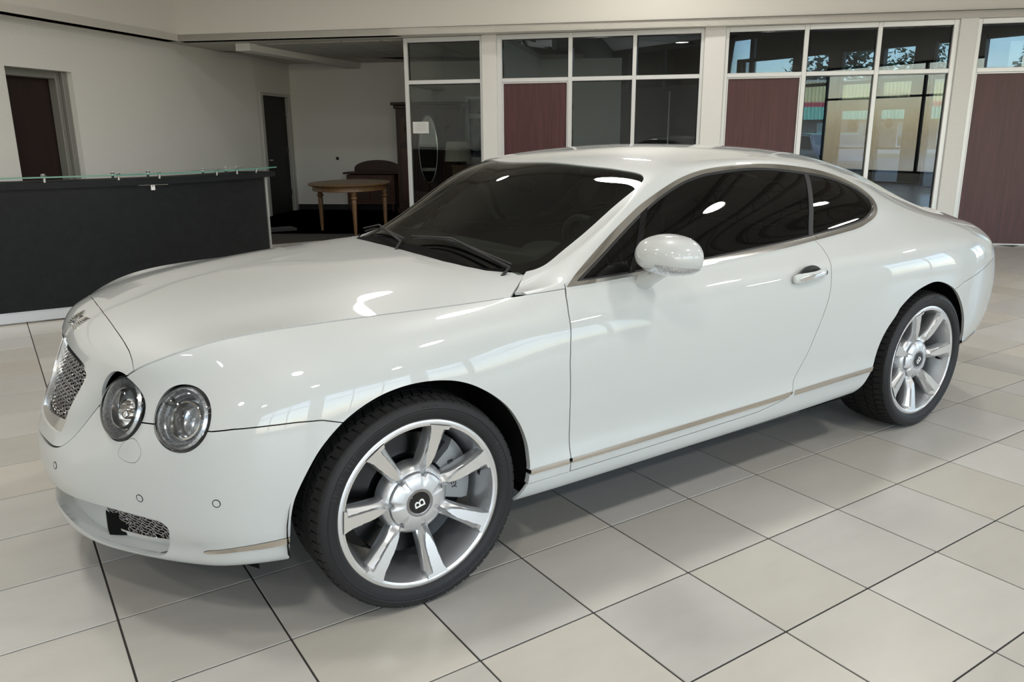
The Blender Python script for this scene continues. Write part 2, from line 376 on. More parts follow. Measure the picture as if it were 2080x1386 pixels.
# ceiling tiles of the alcove, laid on the soffit
grid_m = noisy(mat('ceiling_tile', (.5, .49, .46), .9), (.47, .46, .43), (.55, .54, .5), 90, 2)
cl = bpy.data.objects['ceiling_soffit']
ct = bpy.data.meshes.new('ceiling_tile'); bm = bmesh.new(); bm_box(bm, (.012, .012, -.012), (1.208, .598, 0), .004); bm.to_mesh(ct); bm.free(); ct.materials.append(grid_m)
first = None
for a in range(0, 6):
    for b in range(0, 8):
        s0, n0 = -2.35 - .61 * b - .61, .15 + 1.22 * a
        c = FP @ Vector((s0 + .3, n0 + .6, 0)); q = FB.inverted() @ c
        if q.y > -.75 or q.x < .6 or s0 < -7.0: continue
        qa = FP @ Vector((s0 + .3, n0, 0))
        if (qa.x - A_.x) * (4.28 - A_.x) * 0 + ((qa - Vector((A_.x, A_.y, 0))).cross(Vector((4.28 - A_.x, 7.74 - A_.y, 0)))).z > -.1: continue
        if first is None: first = bpy.data.objects.new('ceiling_tile', ct); o = first
        else: o = first.copy()
        o.parent = None; o.matrix_basis = FP @ Matrix.Translation((s0 + .61, n0, HC + .0005)) @ Matrix.Rotation(PI / 2, 4, 'Z'); link(o, cl)
# beam under the alcove ceiling, running to the back wall
p0 = Vector((2.62, 9.42)); p1 = Vector((FB @ Vector((1.42, 0, 0))).to_tuple()[:2])
o = wall_strip('trim_beam', p0, p1, HC - .105, HC - .001, .24, M_['wall']); struct(o)
sp = struct(lathe('trim_downlight', [(0, HC - .004), (.045, HC - .004), (.05, HC - .018), (.03, HC - .02), (0, HC - .012)], M_['chrome'], None, 20, 'Z', (2.55, 9.75, 0)))
# ------------------------------------------------------------------ glazed partition
Z0, ZT0, ZT1, ZG, ZF = .02, 2.12, 2.174, 2.679, 2.742
bays = [(-2.562, -1.417, [-2.507, -1.456], []), (-1.212, 1.569, [-1.141, -.22, -.164, .645, .697, 1.522], [0]),
        (1.832, 4.593, [1.879, 2.801, 2.857, 3.669, 3.722, 4.531], [0]), (4.792, 7.55, [4.845, 5.78, 5.836, 6.65, 6.70, 7.49], [0, 1])]
TH = .10
for k, (a, b, e, solid) in enumerate(bays):
    w_ = struct(multi('window_%d' % (k + 1), [((a, 0, 0), (e[0], TH, ZF)), ((e[-1], 0, 0), (b, TH, ZF))] + [((e[q], 0, 0), (e[q + 1], TH, ZF)) for q in range(1, len(e) - 1, 2)], M_['alu'], None, FP, .004))
    for q in range(0, len(e), 2):
        multi('transom', [((e[q], 0, ZT0), (e[q + 1], TH, ZT1))], M_['alu'], w_, FP, .004)
        multi('head_rail', [((e[q], 0, ZG), (e[q + 1], TH, ZF))], M_['alu'], w_, FP, .004)
        multi('sill_rail', [((e[q], 0, 0), (e[q + 1], TH, Z0 if (q // 2) in solid else .09))], M_['alu'], w_, FP, .004)
        multi('pane', [((e[q], .055, ZT1), (e[q + 1], .061, ZG))], M_['pane'], w_, FP)
        multi('pane_seal', [((e[q], .042, ZT1), (e[q] + .012, .075, ZG)), ((e[q + 1] - .012, .042, ZT1), (e[q + 1], .075, ZG)), ((e[q], .042, ZG - .012), (e[q + 1], .075, ZG)), ((e[q], .042, ZT0 - .012), (e[q + 1], .075, ZT0))], M_['gloss_black'], w_, FP)
        if (q // 2) in solid:
            multi('panel_frame', [((e[q], .01, Z0), (e[q] + .018, .05, ZT0)), ((e[q + 1] - .018, .01, Z0), (e[q + 1], .05, ZT0)), ((e[q] + .018, .01, ZT0 - .018), (e[q + 1] - .018, .05, ZT0))], M_['alu'], w_, FP, .003)
            multi('wood_panel', [((e[q] + .02, .032, Z0), (e[q + 1] - .02, .06, ZT0 - .018))], M_['burg'], w_, FP)
        else:
            multi('pane', [((e[q], .055, .09), (e[q + 1], .061, ZT0))], M_['pane'], w_, FP)
            multi('pane_seal', [((e[q], .042, .09), (e[q] + .012, .075, ZT0)), ((e[q + 1] - .012, .042, .09), (e[q + 1], .075, ZT0))], M_['gloss_black'], w_, FP)
for k, (a, b) in enumerate(((-1.417, -1.212), (1.569, 1.832), (4.593, 4.792), (7.55, 9.5))):
    struct(multi('trim_column_%d' % (k + 1), [((a, -.035, 0), (b, .14, HC))], M_['wall'], None, FP, .004))
# ------------------------------------------------------------------ beyond the partition: vestibule, storefront
VC = 4.15; XE = 17.8
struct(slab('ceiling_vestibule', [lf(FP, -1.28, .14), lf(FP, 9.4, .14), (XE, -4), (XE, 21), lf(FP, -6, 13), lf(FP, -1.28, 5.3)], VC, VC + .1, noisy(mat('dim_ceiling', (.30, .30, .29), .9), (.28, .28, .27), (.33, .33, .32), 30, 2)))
multi('ceiling_vent', [((-.1, 2.2, VC - .03), (.9, 2.8, VC - .002)), ((2.4, 2.6, VC - .03), (3.4, 3.2, VC - .002))], mat('grey_grille', (.16, .16, .16), .6), bpy.data.objects['ceiling_vestibule'], FP)
multi('ceiling_bar', [((-1, n, VC - .012), (9, n + .03, VC - .001)) for n in (1.2, 2.4, 3.6, 4.8, 6.0)] + [((s, .2, VC - .012), (s + .03, 9, VC - .001)) for s in (0, 1.2, 2.4, 3.6, 4.8, 6)], mat('ceiling_bars', (.2, .2, .2), .7), bpy.data.objects['ceiling_vestibule'], FP)
dkwall = mat('charcoal_wall', (.045, .048, .046), .7)
YW = 12.9
struct(multi('wall_storefront', [((XE, -4, 3.45), (XE + .15, YW, VC + .9)), ((XE, YW, 0), (XE + .15, 26, 2.86)), ((XE, YW, 3.98), (XE + .15, 26, VC + .9))], dkwall))
# full-height storefront: posts, doors
posts = [(13.55, 13.35), (11.62, 11.40), (10.52, 10.12), (9.18, 8.98), (8.20, 7.72), (6.90, 6.60), (5.2, 5.0), (3.4, 3.2), (1.6, 1.4)]
sf = struct(multi('window_6', [((XE - .02, b, 0), (XE + .14, a, 3.45)) for a, b in posts] + [((XE, 0, 3.36), (XE + .12, 13.4, 3.45)), ((XE, -2, 2.58), (XE + .12, 13.4, 2.66)), ((XE, 0, 0), (XE + .12, 13.4, .16))], M_['char']))
multi('post_edge', [((XE - .03, b - .06, .16), (XE + .02, b, 3.40)) for b in (11.40, 10.12, 7.72)], mat('pale_post_edge', (.30, .33, .37), .4), sf)
multi('pane', [((XE + .05, -2, 2.66), (XE + .056, 13.35, 3.40))], M_['ext_pane'], sf)
multi('pane', [((XE + .05, 10.5, .16), (XE + .056, 13.35, 2.60))], M_['ext_pane'], sf)
multi('pane', [((XE + .05, -2, .16), (XE + .056, 7.72, 2.60))], M_['ext_pane'], sf)
multi('door_head', [((XE - .02, 7.72, 2.04), (XE + .13, 10.52, 2.22))], M_['char'], sf)
multi('pane', [((XE + .05, 8.2, 2.2), (XE + .056, 10.12, 2.60))], M_['ext_pane'], sf)
for k, (a, b) in enumerate(((10.12, 9.16), (9.14, 8.20))):
    dr = struct(multi('door_%d' % (3 + k), [((XE - .01, a - .10, .02), (XE + .06, a, 2.04)), ((XE - .01, b, .02), (XE + .06, b + .10, 2.04)), ((XE - .01, b + .1, 1.93), (XE + .06, a - .1, 2.04)), ((XE - .01, b + .1, .02), (XE + .06, a - .1, .22))], M_['char']))
    multi('pane', [((XE + .02, b + .1, .22), (XE + .026, a - .1, 1.93))], M_['ext_pane'], dr)
    multi('push_bar', [((XE - .07, b + .08, 1.0), (XE - .045, a - .08, 1.03))], M_['char'], dr)
    c = (a + b) / 2
    if k == 0:
        box('notice', (XE + .010, c - .13, 1.42), (XE + .014, c + .15, 1.72), M_['white_ink'], dr)
    lathe('sticker', [(0, XE + .003), (.085 if k == 0 else .11, XE + .003), (.085 if k == 0 else .11, XE + .007), (0, XE + .007)], mat('dark_red_sticker', (.05, .012, .012), .5), dr, 20, 'X', (0, c + .01, 1.60 if k == 0 else 1.62))
multi('pull_handle', [((XE - .09, 9.04, .85), (XE - .07, 9.06, 1.12))], M_['char'], dr)
cw = struct(multi('window_7', [((XE, YW + .1 + q * 1.75, 2.86), (XE + .12, YW + .22 + q * 1.75, 3.98)) for q in range(8)], M_['char']))
multi('pane', [((XE + .05, YW, 2.86), (XE + .056, 26, 3.98))], M_['ext_pane'], cw)
multi('wall_strip', [((XE - .03, y, .0), (XE - .01, y + .05, 2.7)) for y in (19.0, 18.75, 16.2, 14.2)], M_['alu'], bpy.data.objects['wall_storefront'])
struct(multi('wall_far_end', [((10.6, 25, 0), (XE, 25.2, VC + .2))], dkwall))
struct(multi('wall_far_side', [((-1.3, 5.2, 0), (-1.2, 22, VC + .2))], dkwall, None, FP))
struct(multi('wall_near_end', [((12.3, -4.2, 0), (XE, -4, VC + .2))], dkwall))
struct(multi('wall_above_partition', [((-1.3, .142, HC), (9.4, .22, VC + .2))], dkwall, None, FP))
# showroom walls behind and beside the camera, with daylight windows
def window_wall(name, n0, x0, x1, ax, pos, th, z_sill, z_head, lights, first_n):
    """lights: list of (a, b) openings along the wall"""
    bx_ = []; cur = x0
    mk = (lambda a, b, z0, z1, p0, p1: ((a, p0, z0), (b, p1, z1))) if ax == 'x' else (lambda a, b, z0, z1, p0, p1: ((p0, a, z0), (p1, b, z1)))
    for a, b in lights:
        bx_ += [mk(cur, a, 0, HT, pos, pos + th), mk(a, b, 0, z_sill, pos, pos + th), mk(a, b, z_head, HT, pos, pos + th)]; cur = b
    bx_.append(mk(cur, x1, 0, HT, pos, pos + th))
    struct(multi(name, bx_, M_['wall']))
    for k, (a, b) in enumerate(lights):
        fr = []
        n = max(1, round((b - a) / 1.5))
        for q in range(n + 1):
            c = a + (b - a) * q / n; fr.append(mk(max(a, c - .03), min(b, c + .03), z_sill, z_head, pos + th * .3, pos + th * .7))
        for z in (z_sill, 2.35, z_head - .06): fr.append(mk(a, b, z, z + .06, pos + th * .3, pos + th * .7))
        w_ = struct(multi('window_%d' % (first_n + k), fr, M_['char']))
        multi('pane', [mk(a, b, z_sill, z_head, pos + th * .5 - .003, pos + th * .5 + .003)], M_['clear'], w_)
window_wall('wall_front', 0, SHOW_X0 - .3, SHOW_X1 + .3, 'x', SHOW_Y - .25, .25, .25, 3.3, [(-6.6, -2.2), (-1.4, 3.4), (4.2, 9.0)], 8)
window_wall('wall_right', 0, SHOW_Y, -.2, 'y', SHOW_X1, .25, .25, 3.3, [(-8.2, -4.6), (-4.0, -.8)], 11)
struct(box('wall_left_end', (SHOW_X0 - .25, SHOW_Y - .25, 0), (SHOW_X0, 2.0, HT), M_['wall']))
# portals guide the sky light through the openings
for k, (loc, sx, sy, rot) in enumerate((((-4.4, SHOW_Y - .3, 1.78), 4.4, 3.05, (PI / 2, 0, 0)), ((1.0, SHOW_Y - .3, 1.78), 4.8, 3.05, (PI / 2, 0, 0)), ((6.6, SHOW_Y - .3, 1.78), 4.8, 3.05, (PI / 2, 0, 0)),
                                       ((SHOW_X1 + .3, -6.4, 1.78), 3.6, 3.05, (PI / 2, 0, PI / 2)), ((SHOW_X1 + .3, -2.4, 1.78), 3.2, 3.05, (PI / 2, 0, PI / 2)))):
    l = bpy.data.lights.new('sky_portal', 'AREA'); l.shape = 'RECTANGLE'; l.size, l.size_y = sx, sy; l.cycles.is_portal = True
    o = bpy.data.objects.new('sky_portal', l); COL.objects.link(o); o.location = loc; o.rotation_euler = rot
# ------------------------------------------------------------------ high-bay lamps of the showroom
shade_m = mat('lamp_housing', (.55, .55, .54), .4, .6)
first = None
LAMP_POS = [(x, y) for x in (-5.2, -1.6, 2.0, 5.6) for y in (-6.6, -3.2, .4, 4.0)] + [(9.0, -6.6), (9.0, -3.2)]
for k, (x, y) in enumerate(LAMP_POS):
    hl = lathe('highbay_lamp', [(.02, HT), (.02, 4.62), (.09, 4.60), (.11, 4.45), (.24, 4.28), (.235, 4.28), (.10, 4.44), (0, 4.46)], shade_m, None, 24, 'Z', (x, y, 0)) if first is None else first.copy()
    if first is None: first = hl; fx, fy = x, y
    else: COL.objects.link(hl); hl.location = (x - fx, y - fy, 0)
    tag(hl, 'round grey high-bay lamp hanging from the showroom ceiling', 'lamp', 'high-bay ceiling lamps')
    l = bpy.data.lights.new('highbay_light', 'AREA'); l.shape = 'DISK'; l.size = .44; l.energy = LAMP_WATTS; l.color = (1.0, .965, .91)
    o = bpy.data.objects.new('highbay_light', l); COL.objects.link(o); o.location = (x, y, 4.30)
# ------------------------------------------------------------------ car body surface (B-spline nets, metres, y>0 half)
def spl_mat(n, t, lo, hi, d=0):
    """evaluation matrix of a uniform cubic B-spline with n control points; lo/hi: 'even','odd','free'"""
    t = np.asarray(t, float); i = np.clip(np.floor(t).astype(int), 0, n - 2); s = t - i
    if d == 0:
        w = np.stack([(1 - s) ** 3, 3 * s ** 3 - 6 * s ** 2 + 4, -3 * s ** 3 + 3 * s ** 2 + 3 * s + 1, s ** 3], 1) / 6
    else:
        w = np.stack([-(1 - s) ** 2, 3 * s ** 2 - 4 * s, -3 * s ** 2 + 2 * s + 1, s ** 2], 1) / 2
    E = np.zeros((len(t), n + 2))
    for k in range(4):
        E[np.arange(len(t)), i + k] += w[:, k]
    B = E[:, 1:-1].copy()
    for e, mode, a, b in ((E[:, 0], lo, 0, 1), (E[:, -1], hi, n - 1, n - 2)):
        if mode == 'free':
            B[:, a] += 2 * e; B[:, b] -= e
        else:
            B[:, b] += e * (1 if mode == 'even' else -1)
    return B

class Net:
    def __init__(self, P, umode, vmode, alpha=0.6):
        self.P = np.asarray(P, float); self.nu, self.nv = self.P.shape[:2]
        self.um, self.vm = umode, vmode
        self.C = np.zeros_like(self.P)
        for c in range(3):
            U = spl_mat(self.nu, np.arange(self.nu), *self.modes(umode, c)); V = spl_mat(self.nv, np.arange(self.nv), *self.modes(vmode, c))
            X = self.P[:, :, c]
            if c == 1:   # odd ends pin the value to zero: the rows there carry no freedom
                C = np.linalg.lstsq(U, X, rcond=None)[0]; C = np.linalg.lstsq(V, C.T, rcond=None)[0].T
            else:
                C = np.linalg.solve(U, X); C = np.linalg.solve(V, C.T).T
            self.C[:, :, c] = alpha * C + (1 - alpha) * X
    def modes(self, m, c):
        out = []
        for e in m:
            out.append('free' if e == 'free' else ('odd' if c == 1 else 'even'))
        return out
    def grid(self, us, vs):
        S = np.zeros((len(us), len(vs), 3)); Du = S.copy(); Dv = S.copy()
        for c in range(3):
            mu, mv = self.modes(self.um, c), self.modes(self.vm, c)
            U, V = spl_mat(self.nu, us, *mu), spl_mat(self.nv, vs, *mv)
            dU, dV = spl_mat(self.nu, us, *mu, d=1), spl_mat(self.nv, vs, *mv, d=1)
            K = self.C[:, :, c]
            S[:, :, c] = U @ K @ V.T; Du[:, :, c] = dU @ K @ V.T; Dv[:, :, c] = U @ K @ dV.T
        N = np.cross(Du, Dv)
        L = np.linalg.norm(N, axis=2, keepdims=True); N = N / np.maximum(L, 1e-12)
        return S, N

def T_(s):
    return [tuple(float(q) for q in p.split(',')) for p in s.split()]
# rows of the main net, one line per station: R0 R1 R2 R3 R4 | R5 .. R14  (front centre plane -> tail centre plane)
_front = {
 'R5':  '-.94,0,.49 -.897,.262,.498 -.795,.385,.64 -.72,.55,.782 -.65,.632,.836 -.50,.692,.883 -.28,.73,.901 -.03,.76,.907 .2,.781,.911 .414,.80,.916',
 'R6':  '-.947,0,.465 -.905,.27,.465 -.80,.425,.585 -.697,.58,.71 -.585,.69,.765 -.46,.77,.82 -.28,.835,.85 -.03,.868,.862 .2,.876,.862 .41,.88,.862',
 'R7':  '-.951,0,.44 -.908,.275,.435 -.825,.445,.53 -.735,.59,.61 -.63,.725,.655 -.49,.835,.71 -.29,.90,.765 -.04,.928,.785 .2,.922,.785 .41,.918,.785',
 'R8':  '-.951,0,.41 -.91,.278,.40 -.835,.45,.475 -.745,.60,.52 -.648,.735,.555 -.515,.85,.60 -.30,.926,.65 -.05,.948,.70 .2,.942,.685 .41,.932,.675',
 'R9':  '-.945,0,.37 -.905,.278,.365 -.835,.452,.415 -.742,.60,.43 -.645,.735,.445 -.522,.852,.465 -.31,.932,.50 -.05,.95,.54 .2,.94,.53 .41,.925,.525',
 'R10': '-.937,0,.33 -.895,.275,.33 -.825,.45,.355 -.735,.595,.36 -.64,.73,.365 -.525,.845,.375 -.315,.925,.39 -.05,.945,.40 .2,.935,.40 .41,.918,.40',
 'R11': '-.925,0,.295 -.88,.27,.295 -.81,.44,.305 -.722,.59,.31 -.632,.72,.32 -.525,.837,.33 -.32,.92,.337 -.05,.94,.34 .2,.935,.345 .41,.924,.346',
 'R12': '-.925,0,.245 -.872,.27,.245 -.795,.435,.25 -.708,.58,.255 -.62,.705,.27 -.525,.825,.285 -.325,.908,.295 -.05,.93,.296 .2,.93,.297 .41,.922,.298',
 'R13': '-.92,0,.195 -.872,.265,.197 -.79,.43,.20 -.70,.57,.207 -.61,.69,.215 -.525,.80,.237 -.33,.885,.25 -.05,.895,.245 .2,.895,.238 .41,.897,.234',
 'R14': '-.86,0,.17 -.82,.24,.172 -.74,.39,.175 -.65,.52,.18 -.56,.62,.19 -.48,.71,.21 -.3,.80,.225 -.05,.81,.215 .2,.81,.21 .41,.81,.205'}
_cabin = [  # Sa Sm Sb 1.5 1.8 2.1 2.35 2.58 2.8 3.05 3.28 3.49 3.67 rear..
 '.385,0,.988 .39,.35,.985 .55,.69,.965 .58,.74,.952 .60,.79,.942 .62,.832,.926',
 '.63,0,.1575+1 .66,.33,1.152 .84,.645,1.076 .87,.70,1.09 .86,.785,1.02 .85,.83,.929',
 '.89,0,1.313 .95,.30,1.315 1.17,.585,1.278 1.19,.655,1.238 1.17,.755,1.09 1.15,.828,.94',
 '1.40,0,1.379 1.42,.30,1.363 1.48,.53,1.326 1.5,.637,1.285 1.5,.755,1.10 1.5,.82,.95',
 '1.75,0,1.383 1.76,.30,1.367 1.79,.52,1.331 1.8,.625,1.294 1.8,.745,1.11 1.8,.81,.962',
 '2.05,0,1.375 2.07,.29,1.36 2.1,.50,1.322 2.1,.62,1.272 2.1,.73,1.11 2.1,.793,.98',
 '2.35,0,1.358 2.35,.28,1.343 2.35,.48,1.302 2.35,.625,1.23 2.35,.72,1.10 2.35,.778,.998',
 '2.60,0,1.325 2.60,.27,1.31 2.59,.46,1.265 2.58,.62,1.175 2.58,.71,1.085 2.58,.775,1.005',
 '2.83,0,1.275 2.83,.26,1.26 2.82,.44,1.215 2.81,.60,1.12 2.8,.70,1.05 2.8,.78,.995',
 '3.07,0,1.205 3.07,.25,1.19 3.06,.42,1.145 3.05,.58,1.06 3.05,.69,1.015 3.04,.78,.98',
 '3.30,0,1.115 3.30,.24,1.10 3.30,.42,1.06 3.29,.57,1.01 3.28,.67,.985 3.27,.755,.96',
 '3.52,0,1.045 3.52,.24,1.035 3.51,.41,1.01 3.5,.55,.975 3.49,.64,.957 3.48,.715,.937',
 '3.70,0,1.005 3.70,.23,1.0 3.685,.39,.985 3.67,.50,.955 3.65,.585,.935 3.635,.655,.915',
 '3.79,0,.985 3.785,.20,.98 3.775,.34,.96 3.765,.42,.935 3.758,.455,.92 3.75,.48,.90',
 '3.815,0,.965 3.81,.12,.96 3.81,.18,.94 3.805,.21,.925 3.80,.23,.91 3.80,.24,.895',
 '3.825,0,.95 3.825,0,.945 3.825,0,.935 3.82,0,.92 3.82,0,.91 3.82,0,.89']
_cabside = {
 'R6':  '.62,.886,.862 .85,.887,.865 1.15,.889,.872 1.5,.891,.88 1.8,.893,.89 2.1,.897,.903 2.35,.902,.912 2.58,.907,.916 2.8,.908,.914 3.04,.895,.905 3.27,.868,.89 3.48,.815,.87 3.66,.72,.855 3.79,.49,.85 3.84,.245,.85 3.85,0,.85',
 'R7':  '.62,.918,.79 .85,.919,.79 1.15,.92,.793 1.5,.922,.797 1.8,.926,.803 2.1,.935,.81 2.35,.945,.815 2.58,.951,.815 2.8,.951,.81 3.04,.938,.80 3.27,.908,.79 3.49,.848,.78 3.69,.74,.77 3.815,.49,.765 3.86,.245,.76 3.87,0,.76',
 'R8':  '.62,.928,.68 .85,.928,.68 1.15,.929,.682 1.5,.931,.684 1.8,.934,.688 2.1,.942,.69 2.35,.952,.692 2.58,.957,.70 2.8,.957,.70 3.04,.945,.685 3.27,.913,.675 3.5,.855,.665 3.705,.745,.655 3.825,.49,.65 3.865,.245,.65 3.872,0,.65',
 'R9':  '.62,.922,.53 .85,.922,.53 1.15,.924,.533 1.5,.926,.538 1.8,.929,.54 2.1,.936,.545 2.35,.945,.55 2.58,.95,.56 2.8,.95,.56 3.04,.938,.55 3.27,.908,.54 3.5,.85,.53 3.70,.745,.52 3.82,.49,.515 3.86,.245,.515 3.867,0,.515',
 'R10': '.62,.912,.405 .85,.912,.406 1.15,.914,.41 1.5,.916,.415 1.8,.919,.42 2.1,.926,.425 2.35,.935,.43 2.58,.938,.43 2.8,.937,.43 3.04,.925,.425 3.27,.895,.42 3.48,.835,.415 3.67,.735,.41 3.79,.485,.405 3.83,.245,.405 3.838,0,.405',
 'R11': '.62,.924,.348 .85,.924,.35 1.15,.924,.354 1.5,.924,.359 1.8,.926,.364 2.1,.93,.37 2.35,.932,.372 2.58,.93,.372 2.8,.928,.37 3.04,.912,.366 3.25,.88,.362 3.45,.818,.358 3.63,.72,.355 3.75,.475,.352 3.79,.24,.35 3.80,0,.35',
 'R12': '.62,.92,.299 .85,.92,.302 1.15,.92,.306 1.5,.92,.313 1.8,.92,.32 2.1,.92,.324 2.35,.92,.325 2.58,.915,.322 2.8,.91,.318 3.04,.89,.312 3.22,.855,.307 3.40,.79,.304 3.56,.695,.302 3.68,.455,.30 3.72,.23,.30 3.73,0,.30',
 'R13': '.62,.898,.234 .85,.898,.236 1.15,.898,.239 1.5,.898,.243 1.8,.898,.246 2.1,.897,.252 2.35,.895,.258 2.58,.885,.262 2.8,.875,.265 3.02,.85,.262 3.18,.81,.258 3.34,.745,.256 3.48,.65,.255 3.58,.43,.255 3.62,.22,.255 3.63,0,.255',
 'R14': '.62,.81,.205 .85,.81,.205 1.15,.81,.207 1.5,.81,.21 1.8,.81,.212 2.1,.81,.217 2.35,.81,.222 2.58,.80,.226 2.8,.79,.23 3.0,.77,.23 3.12,.73,.23 3.26,.67,.23 3.38,.58,.23 3.47,.39,.23 3.5,.2,.23 3.51,0,.23'}
def build_main():
    F = {k: T_(v) for k, v in _front.items()}
    nf = len(F['R5'])
    rows = []
    for i in range(nf):
        r5 = np.array(F['R5'][i]); yy = r5[1]
        r6 = np.array(F['R6'][i]); d = r5 - r6
        r4 = r5 + np.array([d[0] * .25, -.055 if i > 4 else -.12 * yy, .010 + d[2] * .06])
        r3 = r5 + np.array([d[0] * .35, -.11 if i > 4 else -.3 * yy, .005])
        r2 = r5 * [1, .62, 1] + [0, 0, -.02]
        r1 = r5 * [1, .31, 1] + [0, 0, -.05]
        r0 = r5 * [1, 0, 1] + [0, 0, -.06]
        if i == nf - 1:
            r0 = np.array([.15, 0, .838]); r1 = np.array([.16, .36, .838]); r2 = np.array([.33, .71, .895]); r3 = np.array([.36, .745, .908]); r4 = np.array([.39, .775, .915])
        if i == nf - 2:
            r0 = np.array([-.05, 0, .71]); r1 = np.array([-.04, .36, .71]); r2 = np.array([.12, .66, .83]); r3 = np.array([.16, .70, .88]); r4 = np.array([.19, .735, .90])
        rows.append([r0, r1, r2, r3, r4] + [np.array(F['R%d' % k][i]) for k in range(5, 15)])
    CS = {k: T_(v) for k, v in _cabside.items()}
    for i, l in enumerate(_cabin):
        a = T_(l.replace('.1575+1', '1.1575'))
        rows.append([np.array(p) for p in a] + [np.array(CS['R%d' % k][i]) for k in range(6, 15)])
    return Net(np.array(rows), ('mir', 'mir'), ('mir', 'free'))
_hood = [
 '-.935,0,.50 -.928,.09,.50 -.917,.17,.501 -.908,.225,.502 -.897,.262,.505',
 '-.915,0,.555 -.91,.11,.556 -.895,.20,.558 -.872,.27,.562 -.845,.32,.57',
 '-.89,0,.62 -.885,.13,.62 -.865,.25,.622 -.838,.33,.625 -.803,.378,.63',
 '-.86,0,.69 -.855,.15,.69 -.835,.28,.69 -.805,.375,.69 -.762,.445,.70',
 '-.833,0,.755 -.828,.17,.755 -.808,.31,.752 -.775,.42,.75 -.737,.52,.757',
 '-.81,0,.81 -.805,.18,.808 -.785,.34,.80 -.755,.46,.79 -.715,.565,.79',
 '-.77,0,.85 -.765,.20,.845 -.75,.37,.832 -.73,.49,.815 -.69,.60,.812',
 '-.68,0,.882 -.675,.20,.878 -.66,.39,.866 -.64,.53,.852 -.61,.648,.848',
 '-.50,0,.92 -.50,.22,.918 -.49,.42,.906 -.48,.57,.89 -.47,.70,.886',
 '-.25,0,.95 -.25,.24,.948 -.24,.45,.937 -.23,.60,.917 -.22,.738,.903',
 '0,0,.97 0,.25,.969 .01,.47,.959 .02,.63,.937 .03,.765,.908',
 '.22,0,.982 .22,.25,.981 .23,.48,.972 .235,.65,.949 .24,.785,.912',
 '.40,0,.989 .40,.25,.988 .405,.50,.98 .41,.67,.955 .414,.80,.916',
 '.58,0,.995 .58,.25,.994 .585,.50,.985 .59,.69,.958 .60,.825,.924']
def build_hood():
    return Net(np.array([T_(l) for l in _hood]), ('free', 'free'), ('mir', 'free'))

